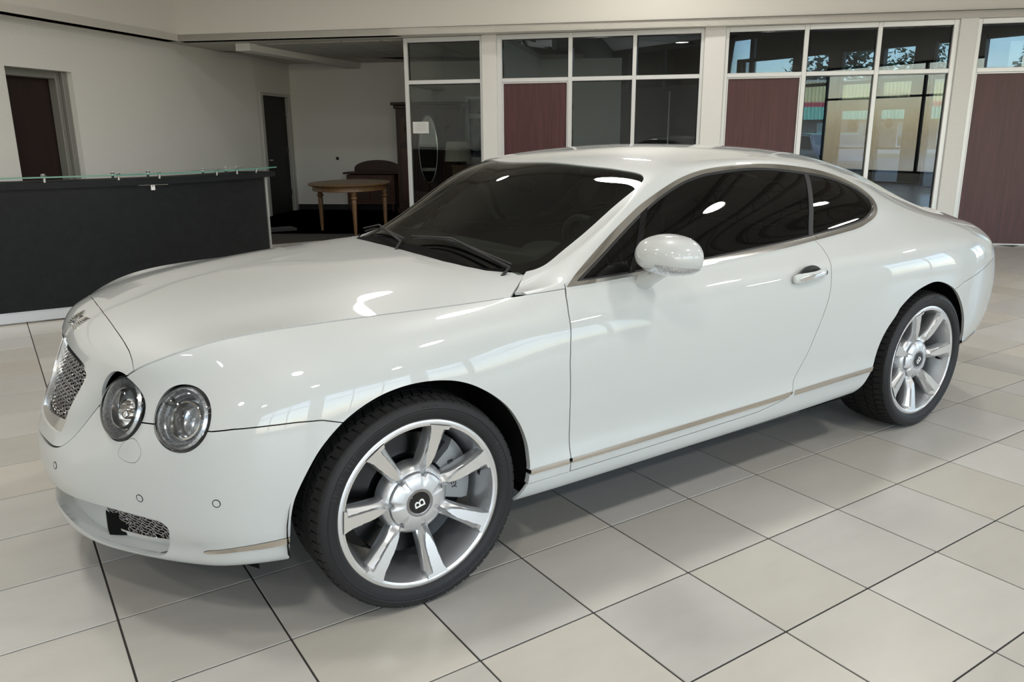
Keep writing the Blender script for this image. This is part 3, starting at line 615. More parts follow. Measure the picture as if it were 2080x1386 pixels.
# ------------------------------------------------------------------ cutting tools
class Surf:
    """triangle soup with normals and net parameters"""
    def __init__(s, V, T): s.V, s.T = V, T          # V: n x 8 = xyz, normal, u, v
    def compact(s):
        used = np.unique(s.T); mp = np.full(len(s.V), -1); mp[used] = np.arange(len(used))
        return Surf(s.V[used], mp[s.T])
    def clip(s, f):
        """keep the part where f > 0 (f: function of the vertex table)"""
        if len(s.T) == 0: return s
        val = f(s.V); val = np.where(np.abs(val) < 1e-7, 1e-7, val)
        pos = val > 0; c = pos[s.T].sum(1)
        keep = s.T[c == 3]; out = [keep]; V = s.V
        part = s.T[(c == 1) | (c == 2)]
        if len(part):
            cc = pos[part].sum(1)
            odd = np.where(cc[:, None] == 1, pos[part], ~pos[part]).argmax(1)
            part = part[np.arange(len(part))[:, None], (odd[:, None] + np.arange(3)) % 3]
            ea = np.sort(np.concatenate([part[:, [0, 1]], part[:, [0, 2]]]), axis=1)
            ue, inv = np.unique(ea, axis=0, return_inverse=True); inv = inv.ravel()
            a, b = ue[:, 0], ue[:, 1]; t = (val[a] / (val[a] - val[b]))[:, None]
            NV = V[a] * (1 - t) + V[b] * t
            NV[:, 3:6] /= np.maximum(np.linalg.norm(NV[:, 3:6], axis=1, keepdims=True), 1e-9)
            base = len(V); V = np.concatenate([V, NV]); k = len(part)
            n1, n2 = base + inv[:k], base + inv[k:]
            one = cc == 1
            out.append(np.stack([part[one, 0], n1[one], n2[one]], 1))
            two = ~one
            out.append(np.stack([n1[two], part[two, 1], part[two, 2]], 1)); out.append(np.stack([n1[two], part[two, 2], n2[two]], 1))
        return Surf(V, np.concatenate(out)).compact()
    def split(s, f, gap=0.0):
        return s.clip(lambda V: f(V) - gap), s.clip(lambda V: -f(V) - gap)
    def offset(s, d):
        V = s.V.copy(); V[:, :3] += V[:, 3:6] * d; return Surf(V, s.T)
    def mirrored(s):
        V = s.V.copy(); V[:, 1] *= -1; V[:, 4] *= -1; return Surf(V, s.T[:, ::-1])
    def __add__(s, o):
        return Surf(np.concatenate([s.V, o.V]), np.concatenate([s.T, o.T + len(s.V)]))
    def border(s):
        E = np.concatenate([s.T[:, [0, 1]], s.T[:, [1, 2]], s.T[:, [2, 0]]])
        key = np.sort(E, axis=1); u, inv, cnt = np.unique(key, axis=0, return_inverse=True, return_counts=True)
        return E[cnt[inv.ravel()] == 1]
    def with_lip(s, d, seam_ok=True):
        """fold every free edge inwards by d (not the centre line)"""
        E = s.border()
        if seam_ok: E = E[~((np.abs(s.V[E[:, 0], 1]) < 2e-4) & (np.abs(s.V[E[:, 1], 1]) < 2e-4))]
        if len(E) == 0: return s
        used, inv = np.unique(E, return_inverse=True); inv = inv.reshape(E.shape)
        A = s.V[used].copy()
        ed = s.V[E[:, 1], :3] - s.V[E[:, 0], :3]
        on = np.cross(ed, s.V[E[:, 0], 3:6]); acc = np.zeros((len(used), 3))
        np.add.at(acc, inv[:, 0], on); np.add.at(acc, inv[:, 1], on)
        acc /= np.maximum(np.linalg.norm(acc, axis=1, keepdims=True), 1e-9)
        N = A[:, 3:6].copy(); A[:, 3:6] = acc
        B = A.copy(); B[:, :3] -= N * d
        b = len(s.V); n = len(used); i0, i1 = inv[:, 0] + b, inv[:, 1] + b
        T = np.concatenate([np.stack([i1, i0, i0 + n], 1), np.stack([i1, i0 + n, i1 + n], 1)])
        return Surf(np.concatenate([s.V, A, B]), np.concatenate([s.T, T]))
    def obj(s, name, m, parent=None):
        return obj_from(name, s.V[:, :3], s.T, m, parent, normals=s.V[:, 3:6])
def surf_of(net, us, vs):
    S, N = net.grid(us, vs); nu, nv = len(us), len(vs)
    uu, vv = np.meshgrid(us, vs, indexing='ij')
    V = np.concatenate([S, N, uu[..., None], vv[..., None]], 2).reshape(-1, 8)
    i = np.arange(nu * nv).reshape(nu, nv)
    a, b, c, d = i[:-1, :-1].ravel(), i[1:, :-1].ravel(), i[1:, 1:].ravel(), i[:-1, 1:].ravel()
    return Surf(V, np.concatenate([np.stack([a, b, c], 1), np.stack([a, c, d], 1)]))
def smooth_poly(pts, n=8, closed=True):
    P = np.array(pts, float); m = len(P); out = []
    for i in range(m if closed else m - 1):
        p0, p1, p2, p3 = (P[(i + k) % m] if closed else P[min(max(i + k, 0), m - 1)] for k in (-1, 0, 1, 2))
        for t in np.linspace(0, 1, n, endpoint=False):
            out.append(.5 * ((2 * p1) + (-p0 + p2) * t + (2 * p0 - 5 * p1 + 4 * p2 - p3) * t ** 2 + (-p0 + 3 * p1 - 3 * p2 + p3) * t ** 3))
    if not closed: out.append(P[-1])
    return np.array(out)
def poly_field(poly, ax):
    """signed distance (positive inside) to a closed polygon in the plane of two vertex columns"""
    Q = np.array(poly, float); R = np.roll(Q, -1, axis=0)
    lo, hi = Q.min(0) - .05, Q.max(0) + .05
    def f(V):
        X = V[:, list(ax)]
        r = np.full(len(X), -0.05); near = np.all((X > lo) & (X < hi), axis=1)
        idx = np.where(near)[0]
        for ch in np.array_split(idx, max(1, len(idx) // 20000 + 1)):
            if len(ch) == 0: continue
            p = X[ch][:, None, :]; a = Q[None]; b = R[None]; ab = b - a
            t = np.clip(((p - a) * ab).sum(2) / np.maximum((ab ** 2).sum(2), 1e-12), 0, 1)
            d = np.sqrt((((p - a) - ab * t[..., None]) ** 2).sum(2)).min(1)
            cond = (a[..., 1] > p[..., 1]) != (b[..., 1] > p[..., 1])
            xi = a[..., 0] + (p[..., 1] - a[..., 1]) / np.where(np.abs(ab[..., 1]) < 1e-12, 1e-12, ab[..., 1]) * ab[..., 0]
            ins = (cond & (p[..., 0] < xi)).sum(1) % 2 == 1
            r[ch] = np.where(ins, d, -d)
        return r
    return f
def line_field(pts, ax):
    """height of column ax[1] above the open polyline given over column ax[0]"""
    P = np.array(pts, float)
    return lambda V: V[:, ax[1]] - np.interp(V[:, ax[0]], P[:, 0], P[:, 1])
X_, Y_, Z_ = 0, 1, 2

# ------------------------------------------------------------------ outlines measured on the body (x, z) or (x, y) or (y, z)
ARCH_F = [(-.396, .05)] + list(smooth_poly([(-.397, .28), (-.396, .34), (-.388, .415), (-.37, .473), (-.324, .557), (-.286, .607), (-.236, .654), (-.179, .69), (-.114, .716), (-.047, .729),
          (.017, .731), (.082, .724), (.135, .711), (.185, .69), (.236, .659), (.279, .626), (.317, .589), (.347, .55), (.378, .496), (.401, .434), (.409, .373), (.406, .343), (.401, .302), (.392, .286), (.352, .225)], 4, False)) + [(.33, .05)]
ARCH_R = [(2.08, .05), (2.12, .236)] + list(smooth_poly([(2.19, .243), (2.25, .258), (2.296, .295), (2.317, .337), (2.325, .384), (2.344, .477), (2.378, .547), (2.437, .614), (2.466, .651), (2.562, .706), (2.673, .734), (2.751, .736),
          (2.843, .713), (2.938, .669), (3.024, .597), (3.089, .521), (3.119, .466), (3.149, .399), (3.155, .33), (3.14, .22)], 4, False)) + [(3.13, .05)]
SEAM_F = [(-2, .66), (-.773, .663), (-.75, .66), (-.706, .655), (-.675, .658), (-.62, .659), (-.576, .658), (-.555, .657), (-.507, .664), (-.43, .669), (-.357, .672), (-.288, .670), (-.237, .656), (-.1, .61)]
SEAM_R = [(2.85, .655), (2.93, .680), (2.961, .686), (3.006, .702), (3.142, .723), (3.3, .749), (3.6, .785), (3.9, .80)]
DOOR_GAP_F = [(.05, .579), (.298, .579), (.356, .580), (.384, .579), (.457, .577), (.689, .568), (.754, .573), (.788, .579), (.852, .588), (.902, .606), (.921, .617), (1.3, .70)]   # (z, x)
DOOR = [(.579, .297), (.58, .356), (.577, .457), (.568, .689), (.573, .754), (.579, .788), (.588, .852), (.606, .902), (.618, .921), (.66, 1.0), (1.0, 1.2), (1.9, 1.2), (1.988, .99)] + \
       list(smooth_poly([(1.999, .965), (2.004, .943), (1.985, .899), (1.963, .845), (1.944, .764), (1.91, .681), (1.869, .594), (1.838, .525), (1.792, .45), (1.769, .412), (1.764, .374), (1.753, .362), (1.729, .342), (1.642, .327), (1.556, .314)], 4, False)) + [(1.2, .306), (.809, .300)]
SILL_SEAM = [(0, .296), (.40, .296), (.58, .297), (.809, .300), (1.2, .306), (1.556, .314), (1.642, .327), (1.729, .342), (1.76, .36), (1.78, .9), (5, .9)]
DLO_OUT = [(.619, .924), (.65, .939), (.741, .989), (.866, 1.059), (.981, 1.12), (1.095, 1.175), (1.255, 1.236), (1.37, 1.267), (1.491, 1.285), (1.642, 1.295), (1.796, 1.297), (1.992, 1.287), (2.196, 1.264), (2.34, 1.236), (2.47, 1.196), (2.545, 1.158), (2.577, 1.118), (2.566, 1.076),
           (2.51, 1.040), (2.40, 1.012), (2.319, .999), (2.229, .991), (1.991, .974), (1.70, .956), (1.282, .943), (.9, .932), (.70, .926)]
DLO_IN = [(.672, .938), (.717, .960), (.80, 1.003), (.93, 1.073), (1.06, 1.139), (1.185, 1.194), (1.301, 1.235), (1.40, 1.258), (1.50, 1.271), (1.719, 1.282), (1.904, 1.275), (2.138, 1.250), (2.30, 1.223), (2.45, 1.180), (2.52, 1.145), (2.546, 1.112), (2.535, 1.080), (2.48, 1.051), (2.36, 1.023), (1.982, .992), (1.5, .967), (1.288, .957), (.9, .943), (.75, .939)]
def dense(p, corners):
    """spline through the outline, sharp at the listed corner indices"""
    p = [tuple(q) for q in p]; cs = sorted(corners); out = []
    for a, b in zip(cs, cs[1:] + [cs[0] + len(p)]):
        seg = [p[i % len(p)] for i in range(a, b + 1)]
        out += list(smooth_poly(seg, 5, False))[:-1]
    return out
DLO_OUT_D = dense(DLO_OUT, [0]); DLO_IN_D = dense(DLO_IN, [0])
WS = [(.30, 0), (.31, .3), (.36, .55), (.43, .64), (.49, .672), (.554, .686), (.59, .697), (.64, .696), (.755, .667), (.948, .640), (1.097, .627), (1.150, .615), (1.176, .594), (1.176, .56), (1.125, .483), (1.035, .354), (.969, .185), (.945, .09), (.938, 0), (.9, -.1), (.4, -.1)]
WS_IN = [(.47, 0), (.475, .3), (.505, .5), (.545, .59), (.60, .63), (.66, .642), (.755, .628), (.948, .60), (1.08, .585), (1.118, .562), (1.122, .525), (1.09, .46), (1.0, .33), (.945, .175), (.925, .08), (.92, 0), (.88, -.1), (.5, -.1)]
REAR_GL = [(2.52, -.1), (2.52, 0), (2.53, .2), (2.57, .36), (2.64, .42), (2.9, .41), (3.13, .385), (3.18, .3), (3.2, .1), (3.2, 0), (3.2, -.1)]
GRILLE = [(-.1, .787), (.10, .787), (.214, .784), (.302, .775), (.337, .763), (.349, .751), (.350, .732), (.326, .688), (.298, .644), (.274, .597), (.256, .562), (.244, .549), (.219, .546), (.145, .545), (0, .543), (-.1, .543)]
INTAKE = [(-.1, .362), (.15, .364), (.281, .367), (.405, .374), (.486, .376), (.561, .374), (.628, .371), (.660, .366), (.674, .349), (.661, .315), (.629, .265), (.612, .243), (.576, .226), (.50, .219), (.418, .216), (.332, .22), (.253, .228), (.139, .238), (0, .242), (-.1, .242)]
WASHER = smooth_poly([(.571, .595), (.603, .611), (.629, .592), (.634, .571), (.619, .546), (.592, .541), (.564, .549), (.557, .563)], 5)
HOOD_REAR = [(0, .381), (.2, .381), (.317, .383), (.401, .387), (.513, .411), (.595, .449), (.642, .507), (.664, .556), (.684, .558), (.70, .536), (.80, .418), (.9, .31)]   # (y, x)
SHELL_SEAM = [(0, -.703), (.091, -.703), (.288, -.699), (.421, -.694), (.489, -.692), (.542, -.694), (.582, -.698), (.70, -.71)]   # (y, x)
LAMPS = [(np.array([-.731, .523, .681]), np.array([-.86, .36, .36]), .097), (np.array([-.609, .714, .680]), np.array([-.74, .53, .41]), .094)]
LAMPS = [(c, n / np.linalg.norm(n), r) for c, n, r in LAMPS]
def lamp_field(c, n, r):
    def f(V):
        d = V[:, :3] - c; a = d @ n
        q = r - np.linalg.norm(d - a[:, None] * n, axis=1)
        return np.where(np.abs(a) < .16, q, -.05)
    return f

# ------------------------------------------------------------------ the car
car = empty('car', (1.45, 0, 0))
tag(car, 'white two-door luxury coupe with chrome mesh grille and silver seven-spoke wheels on the tiled floor', 'car')
main_net, hood_net = build_main(), build_hood()
def fine(a, b, n): return np.linspace(a, b, n, endpoint=False)
us = np.concatenate([fine(0, 5, 90), fine(5, 20, 330), np.linspace(20, 25, 60)])
vs = np.concatenate([fine(0, 2, 36), fine(2, 5, 66), np.linspace(5, 13, 168)])
body = surf_of(main_net, us, vs)
GAP = 0.0022
archF, archR = poly_field(ARCH_F, (X_, Z_)), poly_field(ARCH_R, (X_, Z_))
wsf, wsi, rgf = poly_field(dense(WS, [0, 18, 19, 20]), (X_, Y_)), poly_field(dense(WS_IN, [0, 15, 16, 17]), (X_, Y_)), poly_field(REAR_GL, (X_, Y_))
dlo, dli = poly_field(DLO_OUT_D, (X_, Z_)), poly_field(DLO_IN_D, (X_, Z_))
upper = lambda V: np.where((V[:, 7] < 5.9) & (V[:, 6] > 8.6), 1.0, -1.0)
door_f = poly_field(DOOR, (X_, Z_))
seam_f, seam_r = line_field(SEAM_F, (X_, Z_)), line_field(SEAM_R, (X_, Z_))
door_gap_x = lambda V: np.interp(V[:, Z_], [p[0] for p in DOOR_GAP_F], [p[1] for p in DOOR_GAP_F]) - V[:, X_]      # > 0 ahead of the door
def top_lim(V): return V[:, Z_] - 0.9 * (V[:, X_] > 1e9)
skin = body.clip(lambda V: -archF(V)).clip(lambda V: -archR(V))
lamp_fs = [lamp_field(*l) for l in LAMPS]
for lf in lamp_fs: skin = skin.clip(lambda V: -lf(V))
# the dark layer behind the panel gaps
below = lambda V: V[:, 7] - 5.0
inner = skin.clip(lambda V: -np.minimum(dli(V), np.where(V[:, 7] < 5.9, 1, -1))).clip(lambda V: -np.minimum(wsf(V), np.where(V[:, 7] < 3.4, 1, -1))).clip(lambda V: -np.minimum(rgf(V), np.where(V[:, 7] < 3, 1, -1)))
inner = inner.clip(lambda V: np.maximum(V[:, 7] - 5.02, V[:, 6] - 9.7)).clip(lambda V: -np.minimum(poly_field(INTAKE, (Y_, Z_))(V), np.where(V[:, 6] < 5, 1, -1)))
inner = inner.offset(-0.011)
(inner + inner.mirrored()).obj('inner_structure', M_['void'], car)
# split the skin, panel by panel
front = skin.clip(lambda V: door_gap_x(V) - GAP).clip(lambda V: V[:, 7] - 5.0)                     # everything ahead of the door, under the bonnet edge
front = front.clip(lambda V: np.where(V[:, X_] > 0, V[:, Z_] - .296 - GAP * .6, 1))
bumper, fender = front.split(lambda V: np.where(V[:, X_] < -.15, -seam_f(V), -1.0), GAP * .8)
fender = fender.clip(lambda V: V[:, 7] - 5.03)
trim_b = poly_field(smooth_poly([(-.600, .2795), (-.592, .287), (-.586, .2905), (-.523, .312), (-.455, .326), (-.40, .3345), (-.38, .337), (-.38, .315), (-.40, .312), (-.455, .305), (-.524, .296), (-.586, .277), (-.594, .2755)], 4), (X_, Z_))
TR_T, TR_B = [(.3, .348), (.58, .347), (.80, .350), (1.55, .361), (2.0, .375), (2.4, .384), (2.9, .378), (3.3, .368), (3.8, .36)], [(.3, .330), (.58, .330), (.80, .332), (1.55, .341), (2.0, .352), (2.4, .361), (2.9, .356), (3.3, .347), (3.8, .342)]
t_hi, t_lo = line_field(TR_T, (X_, Z_)), line_field(TR_B, (X_, Z_))
band = lambda V: np.minimum(np.minimum(-t_hi(V), t_lo(V)), V[:, X_] - .2)
intake_f = poly_field(dense(INTAKE, [0, 19]), (Y_, Z_))
is_front = lambda V: np.where(V[:, 6] < 4.7, 1.0, -1.0)
intake = bumper.clip(intake_f).clip(is_front)
bumper = bumper.clip(lambda V: -np.minimum(intake_f(V), is_front(V)))
wash_f = poly_field(WASHER, (Y_, Z_))
washer = bumper.clip(wash_f).clip(is_front).clip(lambda V: wash_f(V) - .0008)
bumper = bumper.clip(lambda V: -np.minimum(wash_f(V) + .0006, is_front(V)))
b_trim = bumper.clip(lambda V: trim_b(V) - .001)
bumper = bumper.clip(lambda V: -trim_b(V))
f_trim, fender = fender.clip(lambda V: np.minimum(band(V), V[:, X_] - .409)), fender.clip(lambda V: -np.minimum(band(V), V[:, X_] - .405))
f_trim = f_trim.clip(lambda V: .5705 - V[:, X_])
rest = skin.clip(lambda V: np.maximum(-door_gap_x(V), np.maximum(5.0 - V[:, 7], .296 - V[:, Z_])))
rest = rest.clip(lambda V: np.maximum(V[:, X_] - .0, -1)).clip(lambda V: np.maximum(V[:, 6] - 9.3, np.where(V[:, Z_] < .3, 1, -1)))
glass_dlo = rest.clip(lambda V: np.where(V[:, 7] < 5.9, 1.0, -1.0)).clip(dlo)
rest = rest.clip(lambda V: -np.minimum(dlo(V), np.where(V[:, 7] < 5.9, 1.0, -1.0)))
ws_all = rest.clip(wsf).clip(lambda V: np.where(V[:, 7] < 3.4, 1.0, -1.0))
rest = rest.clip(lambda V: -np.minimum(wsf(V), np.where(V[:, 7] < 3.4, 1.0, -1.0)))
rear_gl = rest.clip(rgf).clip(lambda V: np.where(V[:, 7] < 3, 1.0, -1.0))
rest = rest.clip(lambda V: -np.minimum(rgf(V), np.where(V[:, 7] < 3, 1.0, -1.0)))
side = lambda V: np.where(V[:, 7] > 4.6, 1.0, -1.0)
door = rest.clip(side).clip(lambda V: door_f(V) - GAP)
rest = rest.clip(lambda V: -np.minimum(door_f(V) + GAP * .5, side(V)))
rear_b, rest = rest.split(lambda V: np.where(V[:, X_] > 2.9, -seam_r(V), -1.0), GAP * .7)
sill, rest = rest.split(lambda V: np.where(V[:, X_] < 1.775, -line_field(SILL_SEAM, (X_, Z_))(V), -1.0), GAP * .4)
sill = sill.clip(lambda V: .32 - V[:, Z_] + .3 * (V[:, X_] > 1.5))
# cut a clean bonnet opening in the upper body ahead of the A-pillar foot
hood_edge_x = lambda V: np.interp(V[:, Y_], [p[0] for p in HOOD_REAR], [p[1] for p in HOOD_REAR])
rest = rest.clip(lambda V: np.maximum(V[:, X_] - hood_edge_x(V) - GAP * 1.4, np.where(V[:, Z_] < .85, 1.0, -1.0)))
rest = rest.clip(lambda V: np.where((V[:, X_] < .72) & (V[:, Z_] > .85) & (V[:, 7] < 5.6), 4.97 - V[:, 7], 1.0))
d_trim, door = door.clip(lambda V: np.minimum(band(V), V[:, X_] - .583)), door.clip(lambda V: -np.minimum(band(V), V[:, X_] - .581))
q_trim, rest = rest.clip(side).clip(lambda V: np.minimum(band(V), V[:, X_] - 1.5)), rest.clip(lambda V: -np.minimum(np.minimum(band(V), side(V)), V[:, X_] - 1.5))
r_trim, rear_b = rear_b.clip(lambda V: np.minimum(band(V), 3.9 - V[:, X_])), rear_b.clip(lambda V: -band(V))
def both(s, name, m, lip=.010, off=0.0, joined=False, label=None):
    s = s.offset(off) if off else s
    if joined:
        o = (s + s.mirrored()).with_lip(lip).obj(name, m, car) if lip else (s + s.mirrored()).obj(name, m, car)
        return [o]
    res = []
    for k in (s.mirrored(), s):
        res.append((k.with_lip(lip) if lip else k).obj(name, m, car))
    return res
P_ = M_['paint']
both(bumper, 'front_bumper', P_, .022, joined=True)
both(fender, 'front_fender', P_, .02)
doors = both(door, 'door', P_)
both(sill, 'side_sill', P_)
both(rest, 'roof_and_rear_body', P_, .010, joined=True)
both(rear_b, 'rear_bumper', P_, .012, joined=True)
both(washer, 'washer_cover', P_, .004)
for s_ in (b_trim,): both(s_, 'bumper_trim', M_['satin'], .006, .0035)
for s_ in (f_trim, d_trim, q_trim, r_trim): both(s_.clip(lambda V: t_lo(V) - .001), 'sill_trim', M_['satin'], .008, .0045)
# windows
ring = glass_dlo.clip(lambda V: -dli(V))
for lo_, hi_ in ((.5, 2.006), (2.0085, 4)):
    both(ring.clip(lambda V: V[:, X_] - lo_ + 1.25 * np.maximum(0, V[:, Z_] - 1.1) * 0).clip(lambda V: hi_ - V[:, X_]), 'window_frame', M_['chrome'], .012, .0035)
pane = glass_dlo.clip(lambda V: dli(V) - .0005)
post = lambda V: V[:, X_] - np.interp(V[:, Z_], [.98, 1.26], [1.976, 2.134])
quar = lambda V: V[:, X_] - np.interp(V[:, Z_], [.94, 1.16], [.918, 1.092])
rub = lambda f, w: (lambda V: w - np.abs(f(V)))
both(pane.clip(rub(post, .016)), 'window_divider', M_['black'], .006, -.001)
both(pane.clip(rub(quar, .014)), 'window_divider', M_['gloss_black'], .006, -.001)
both(pane.clip(lambda V: .007 - dli(V)), 'window_seal', M_['black'], .01, -.0015)
glz = pane.offset(-.004)
both(glz.clip(lambda V: -quar(V)), 'quarter_light', M_['tint_glass'], 0)
dw = glz.clip(quar).clip(lambda V: -post(V))
dw_o = both(dw, 'door_window', M_['tint_glass'], 0)
both(glz.clip(post), 'rear_side_window', M_['tint_glass'], 0)
both(ws_all.offset(-.004), 'windscreen', M_['ws_glass'], 0, joined=True)
frit = ws_all.clip(lambda V: -wsi(V)).offset(-.008)
both(frit, 'windscreen_border', M_['gloss_black'], 0, joined=True)
both(rear_gl.offset(-.003), 'rear_window', M_['tint_glass'], 0, joined=True)
# bonnet and grille shell, their edge pulled onto the fender line
uh = np.concatenate([fine(0, 6, 150), np.linspace(6, 13, 150)]); vh = np.linspace(0, 4, 90)
hs = surf_of(hood_net, uh, vh)
edge_pts = main_net.grid(np.linspace(0, 10.2, 900), np.array([4.955]))[0][:, 0]
S_, N_ = hood_net.grid(uh, np.array([4.0])); S_ = S_[:, 0]
near = edge_pts[((S_[:, None] - edge_pts[None]) ** 2).sum(2).argmin(1)]
near = np.stack([np.convolve(np.pad(near[:, c], 6, mode='edge'), np.ones(13) / 13, 'valid') for c in range(3)], 1)
w = (hs.V[:, 7] / 4) ** 4
row = np.repeat(np.arange(len(uh)), len(vh))
hs.V[:, :3] += (near - S_)[row] * w[:, None]
hs = hs.clip(lambda V: np.interp(V[:, Y_], [p[0] for p in HOOD_REAR], [p[1] for p in HOOD_REAR]) - V[:, X_])
for lf in lamp_fs: hs = hs.clip(lambda V: -(lf(V) + .004))
seam_h = lambda V: V[:, X_] - np.interp(V[:, Y_], [p[0] for p in SHELL_SEAM], [p[1] for p in SHELL_SEAM])
hood, shell = hs.split(seam_h, .0011)
both(hood, 'bonnet', P_, .012, joined=True)
gr_f = poly_field(dense(GRILLE, [0, 15]), (Y_, Z_))
g_open = shell.clip(gr_f)
shell = shell.clip(lambda V: -gr_f(V))
both(shell, 'grille_surround', P_, .012, joined=True)

# ------------------------------------------------------------------ nose: grille, intake
def fit_x(s):
    y2, z = s.V[:, 1] ** 2, s.V[:, 2]
    A = np.stack([np.ones_like(z), y2, y2 ** 2, z, z ** 2, z ** 3, y2 * z, y2 * z ** 2, y2 ** 2 * z], 1)
    c = np.linalg.lstsq(A, s.V[:, 0], rcond=None)[0]
    def f(y, z):
        y2 = np.asarray(y) ** 2; z = np.asarray(z)
        return np.stack([np.ones_like(z + y2), y2 + 0 * z, y2 ** 2 + 0 * z, z + 0 * y2, z ** 2 + 0 * y2, z ** 3 + 0 * y2, y2 * z, y2 * z ** 2, y2 ** 2 * z], -1) @ c
    return f
def lattice(name, fx, field, back, pitch, r, amp, zr, yr, m, parent, slope=1.0, keep=.0, n=5):
    """two families of woven diagonal wires laid on a curved face"""
    bm = bmesh.new(); fam = []
    for sgn in (1, -1):
        for k in range(-80, 80):
            ts = np.arange(zr[0], zr[1], pitch / 4)
            ys = (ts - zr[0]) / slope * sgn + k * pitch
            ok = (ys > yr[0]) & (ys < yr[1])
            V = np.zeros((len(ts), 8)); V[:, 1] = np.abs(ys); V[:, 2] = ts
            ok &= field(V) > keep
            run = []
            for i in range(len(ts) + 1):
                if i < len(ts) and ok[i]:
                    run.append((float(fx(ys[i], ts[i])) + back + sgn * amp * (1 if (k + i // 2) % 2 else -1), ys[i], ts[i]))
                else:
                    if len(run) > 2: bm_tube(bm, run, r, n, False)
                    run = []
    return tag(obj_bm(name, bm, m, parent, 40), kind='stuff')
gx = fit_x(g_open)
gl = (g_open + g_open.mirrored())
g_back = gl.offset(-.055); gbo = g_back.obj('grille_backing', M_['void'], car)
ring_f = lambda V: np.maximum(.013 - gr_f(np.concatenate([V[:, :1], np.abs(V[:, 1:2]), V[:, 2:]], 1)), .580 + .10 * np.abs(V[:, 1]) ** 1.5 - V[:, 2])
frame_o = gl.clip(ring_f).offset(-.004).with_lip(.028, False).obj('grille_frame', M_['chrome'], car)
lattice('grille_mesh', gx, lambda V: np.minimum(gr_f(V) - .006, V[:, 2] - .572), .024, .0185, .0026, .0022, (.53, .80), (-.36, .36), M_['dark_chrome'], car, 1.25, .004)
zz = np.linspace(.575, .792, 14)
bm = bmesh.new()
for sgn in (1,):
    L = [[(float(gx(0, z)) - .004, y, z), (float(gx(0, z)) + .028, y, z)] for z in zz for y in (-.0055, .0055)]
    vv_ = [[bm.verts.new(p) for p in q] for q in L]
    for i in range(len(zz) - 1):
        a, b, c, d = vv_[2 * i], vv_[2 * i + 1], vv_[2 * i + 2], vv_[2 * i + 3]
        bm.faces.new((a[0], b[0], d[0], c[0])); bm.faces.new((a[1], a[0], c[0], c[1])); bm.faces.new((b[0], b[1], d[1], d[0]))
obj_bm('grille_bar', bm, M_['chrome'], car)
# winged emblem on the nose, with its letter
ex, hx = -.772, None
nose = fit_x(shell.clip(lambda V: .2 - V[:, Y_]).clip(lambda V: V[:, Z_] - .79))
def on_nose(y, z, up=.0035): return (float(nose(y, z)) - up * .55, y, z + up * .83)
bm = bmesh.new()
hs_n = shell.V[(shell.V[:, 1] < .12) & (shell.V[:, 2] > .80)]
def nose_pt(u, y, up):
    """u: metres along the centre line from the grille's top edge"""
    i = np.argmin((hs_n[:, 1] - abs(y)) ** 2 * 4 + (hs_n[:, 0] - u) ** 2); p = hs_n[i]
    return Vector((u, y, p[2] + (u - p[0]) * (-p[3] / max(p[5], .2)) + (abs(y) - p[1]) * (-p[4] / max(p[5], .2)) + up))
for sgn in (1, -1):
    for k in range(9):          # feathers of one wing
        t = k / 8
        a0 = nose_pt(-.792 + .030 * t, sgn * .016, .003); L = .075 - .018 * abs(t - .35)
        tip = nose_pt(-.798 + .056 * t, sgn * (.016 + L), .002)
        bm_tube(bm, [a0, (a0 + tip) / 2 + Vector((0, 0, .0015)), tip], [.0026, .0030, .0012], 6)
for k in range(3): bm_tube(bm, [nose_pt(-.796, 0, .002), nose_pt(-.815, .006 * (k - 1), .002)], [.003, .0016], 6)
emb = obj_bm('winged_emblem', bm, M_['chrome'], car, 40)
c_ = nose_pt(-.775, 0, .003); cn = Vector((-.62, 0, .78)).normalized()
q_ = cn.to_track_quat('Z', 'Y').to_matrix().to_4x4()
zx = Vector((0, -1, 0)); zy = cn.cross(zx); EM = Matrix(((zx.x, zy.x, cn.x, c_.x), (zx.y, zy.y, cn.y, c_.y), (zx.z, zy.z, cn.z, c_.z), (0, 0, 0, 1)))
bm = bmesh.new(); bm_lathe(bm, [(0, .002), (.0145, .001), (.0165, -.004)], 28, 'Z'); bmesh.ops.transform(bm, matrix=EM @ Matrix.Diagonal((.85, 1.25, 1, 1)), verts=bm.verts); obj_bm('badge', bm, M_['gloss_black'], emb, 40)
text('badge_letter', 'B', .030, M_['chrome'], EM @ Matrix.Translation((0, 0, .0025)), emb, .0012)
# lower intake: duct, painted back, two mesh inserts
def lip_only(s, d, flip=True):
    L = s.with_lip(d, True); n0 = len(s.T); r = Surf(L.V, L.T[n0:]).compact()
    if flip: r.V[:, 3:6] *= -1; r.T = r.T[:, ::-1]
    return r
duct = intake.offset(-.05)
ix = fit_x(duct)
INS = [(.355, .345), (.352, .30), (.332, .262), (.36, .245), (.42, .242), (.50, .247), (.575, .258), (.592, .268), (.594, .30), (.594, .365), (.5, .38), (.36, .38)]
ins_f = poly_field(dense(INS, [0, 2, 9, 11]), (Y_, Z_))
hole = duct.clip(ins_f)
d_all = duct.clip(lambda V: -ins_f(V)) + lip_only(intake.offset(.0005), .0505)
(d_all + d_all.mirrored()).obj('intake_duct', P_, car)
ho = hole.offset(-.03); both(ho, 'intake_backing', M_['void'], 0)
rim_ = hole.clip(lambda V: .007 - ins_f(V)).offset(.004); both(rim_, 'intake_frame', M_['chrome'], .02)
lattice('intake_mesh', ix, ins_f, .006, .0225, .0030, .0028, (.235, .385), (-.60, -.33), M_['dark_chrome'], car, .8, .003)
lattice('intake_mesh', ix, ins_f, .006, .0225, .0030, .0028, (.235, .385), (.33, .60), M_['dark_chrome'], car, .8, .003)
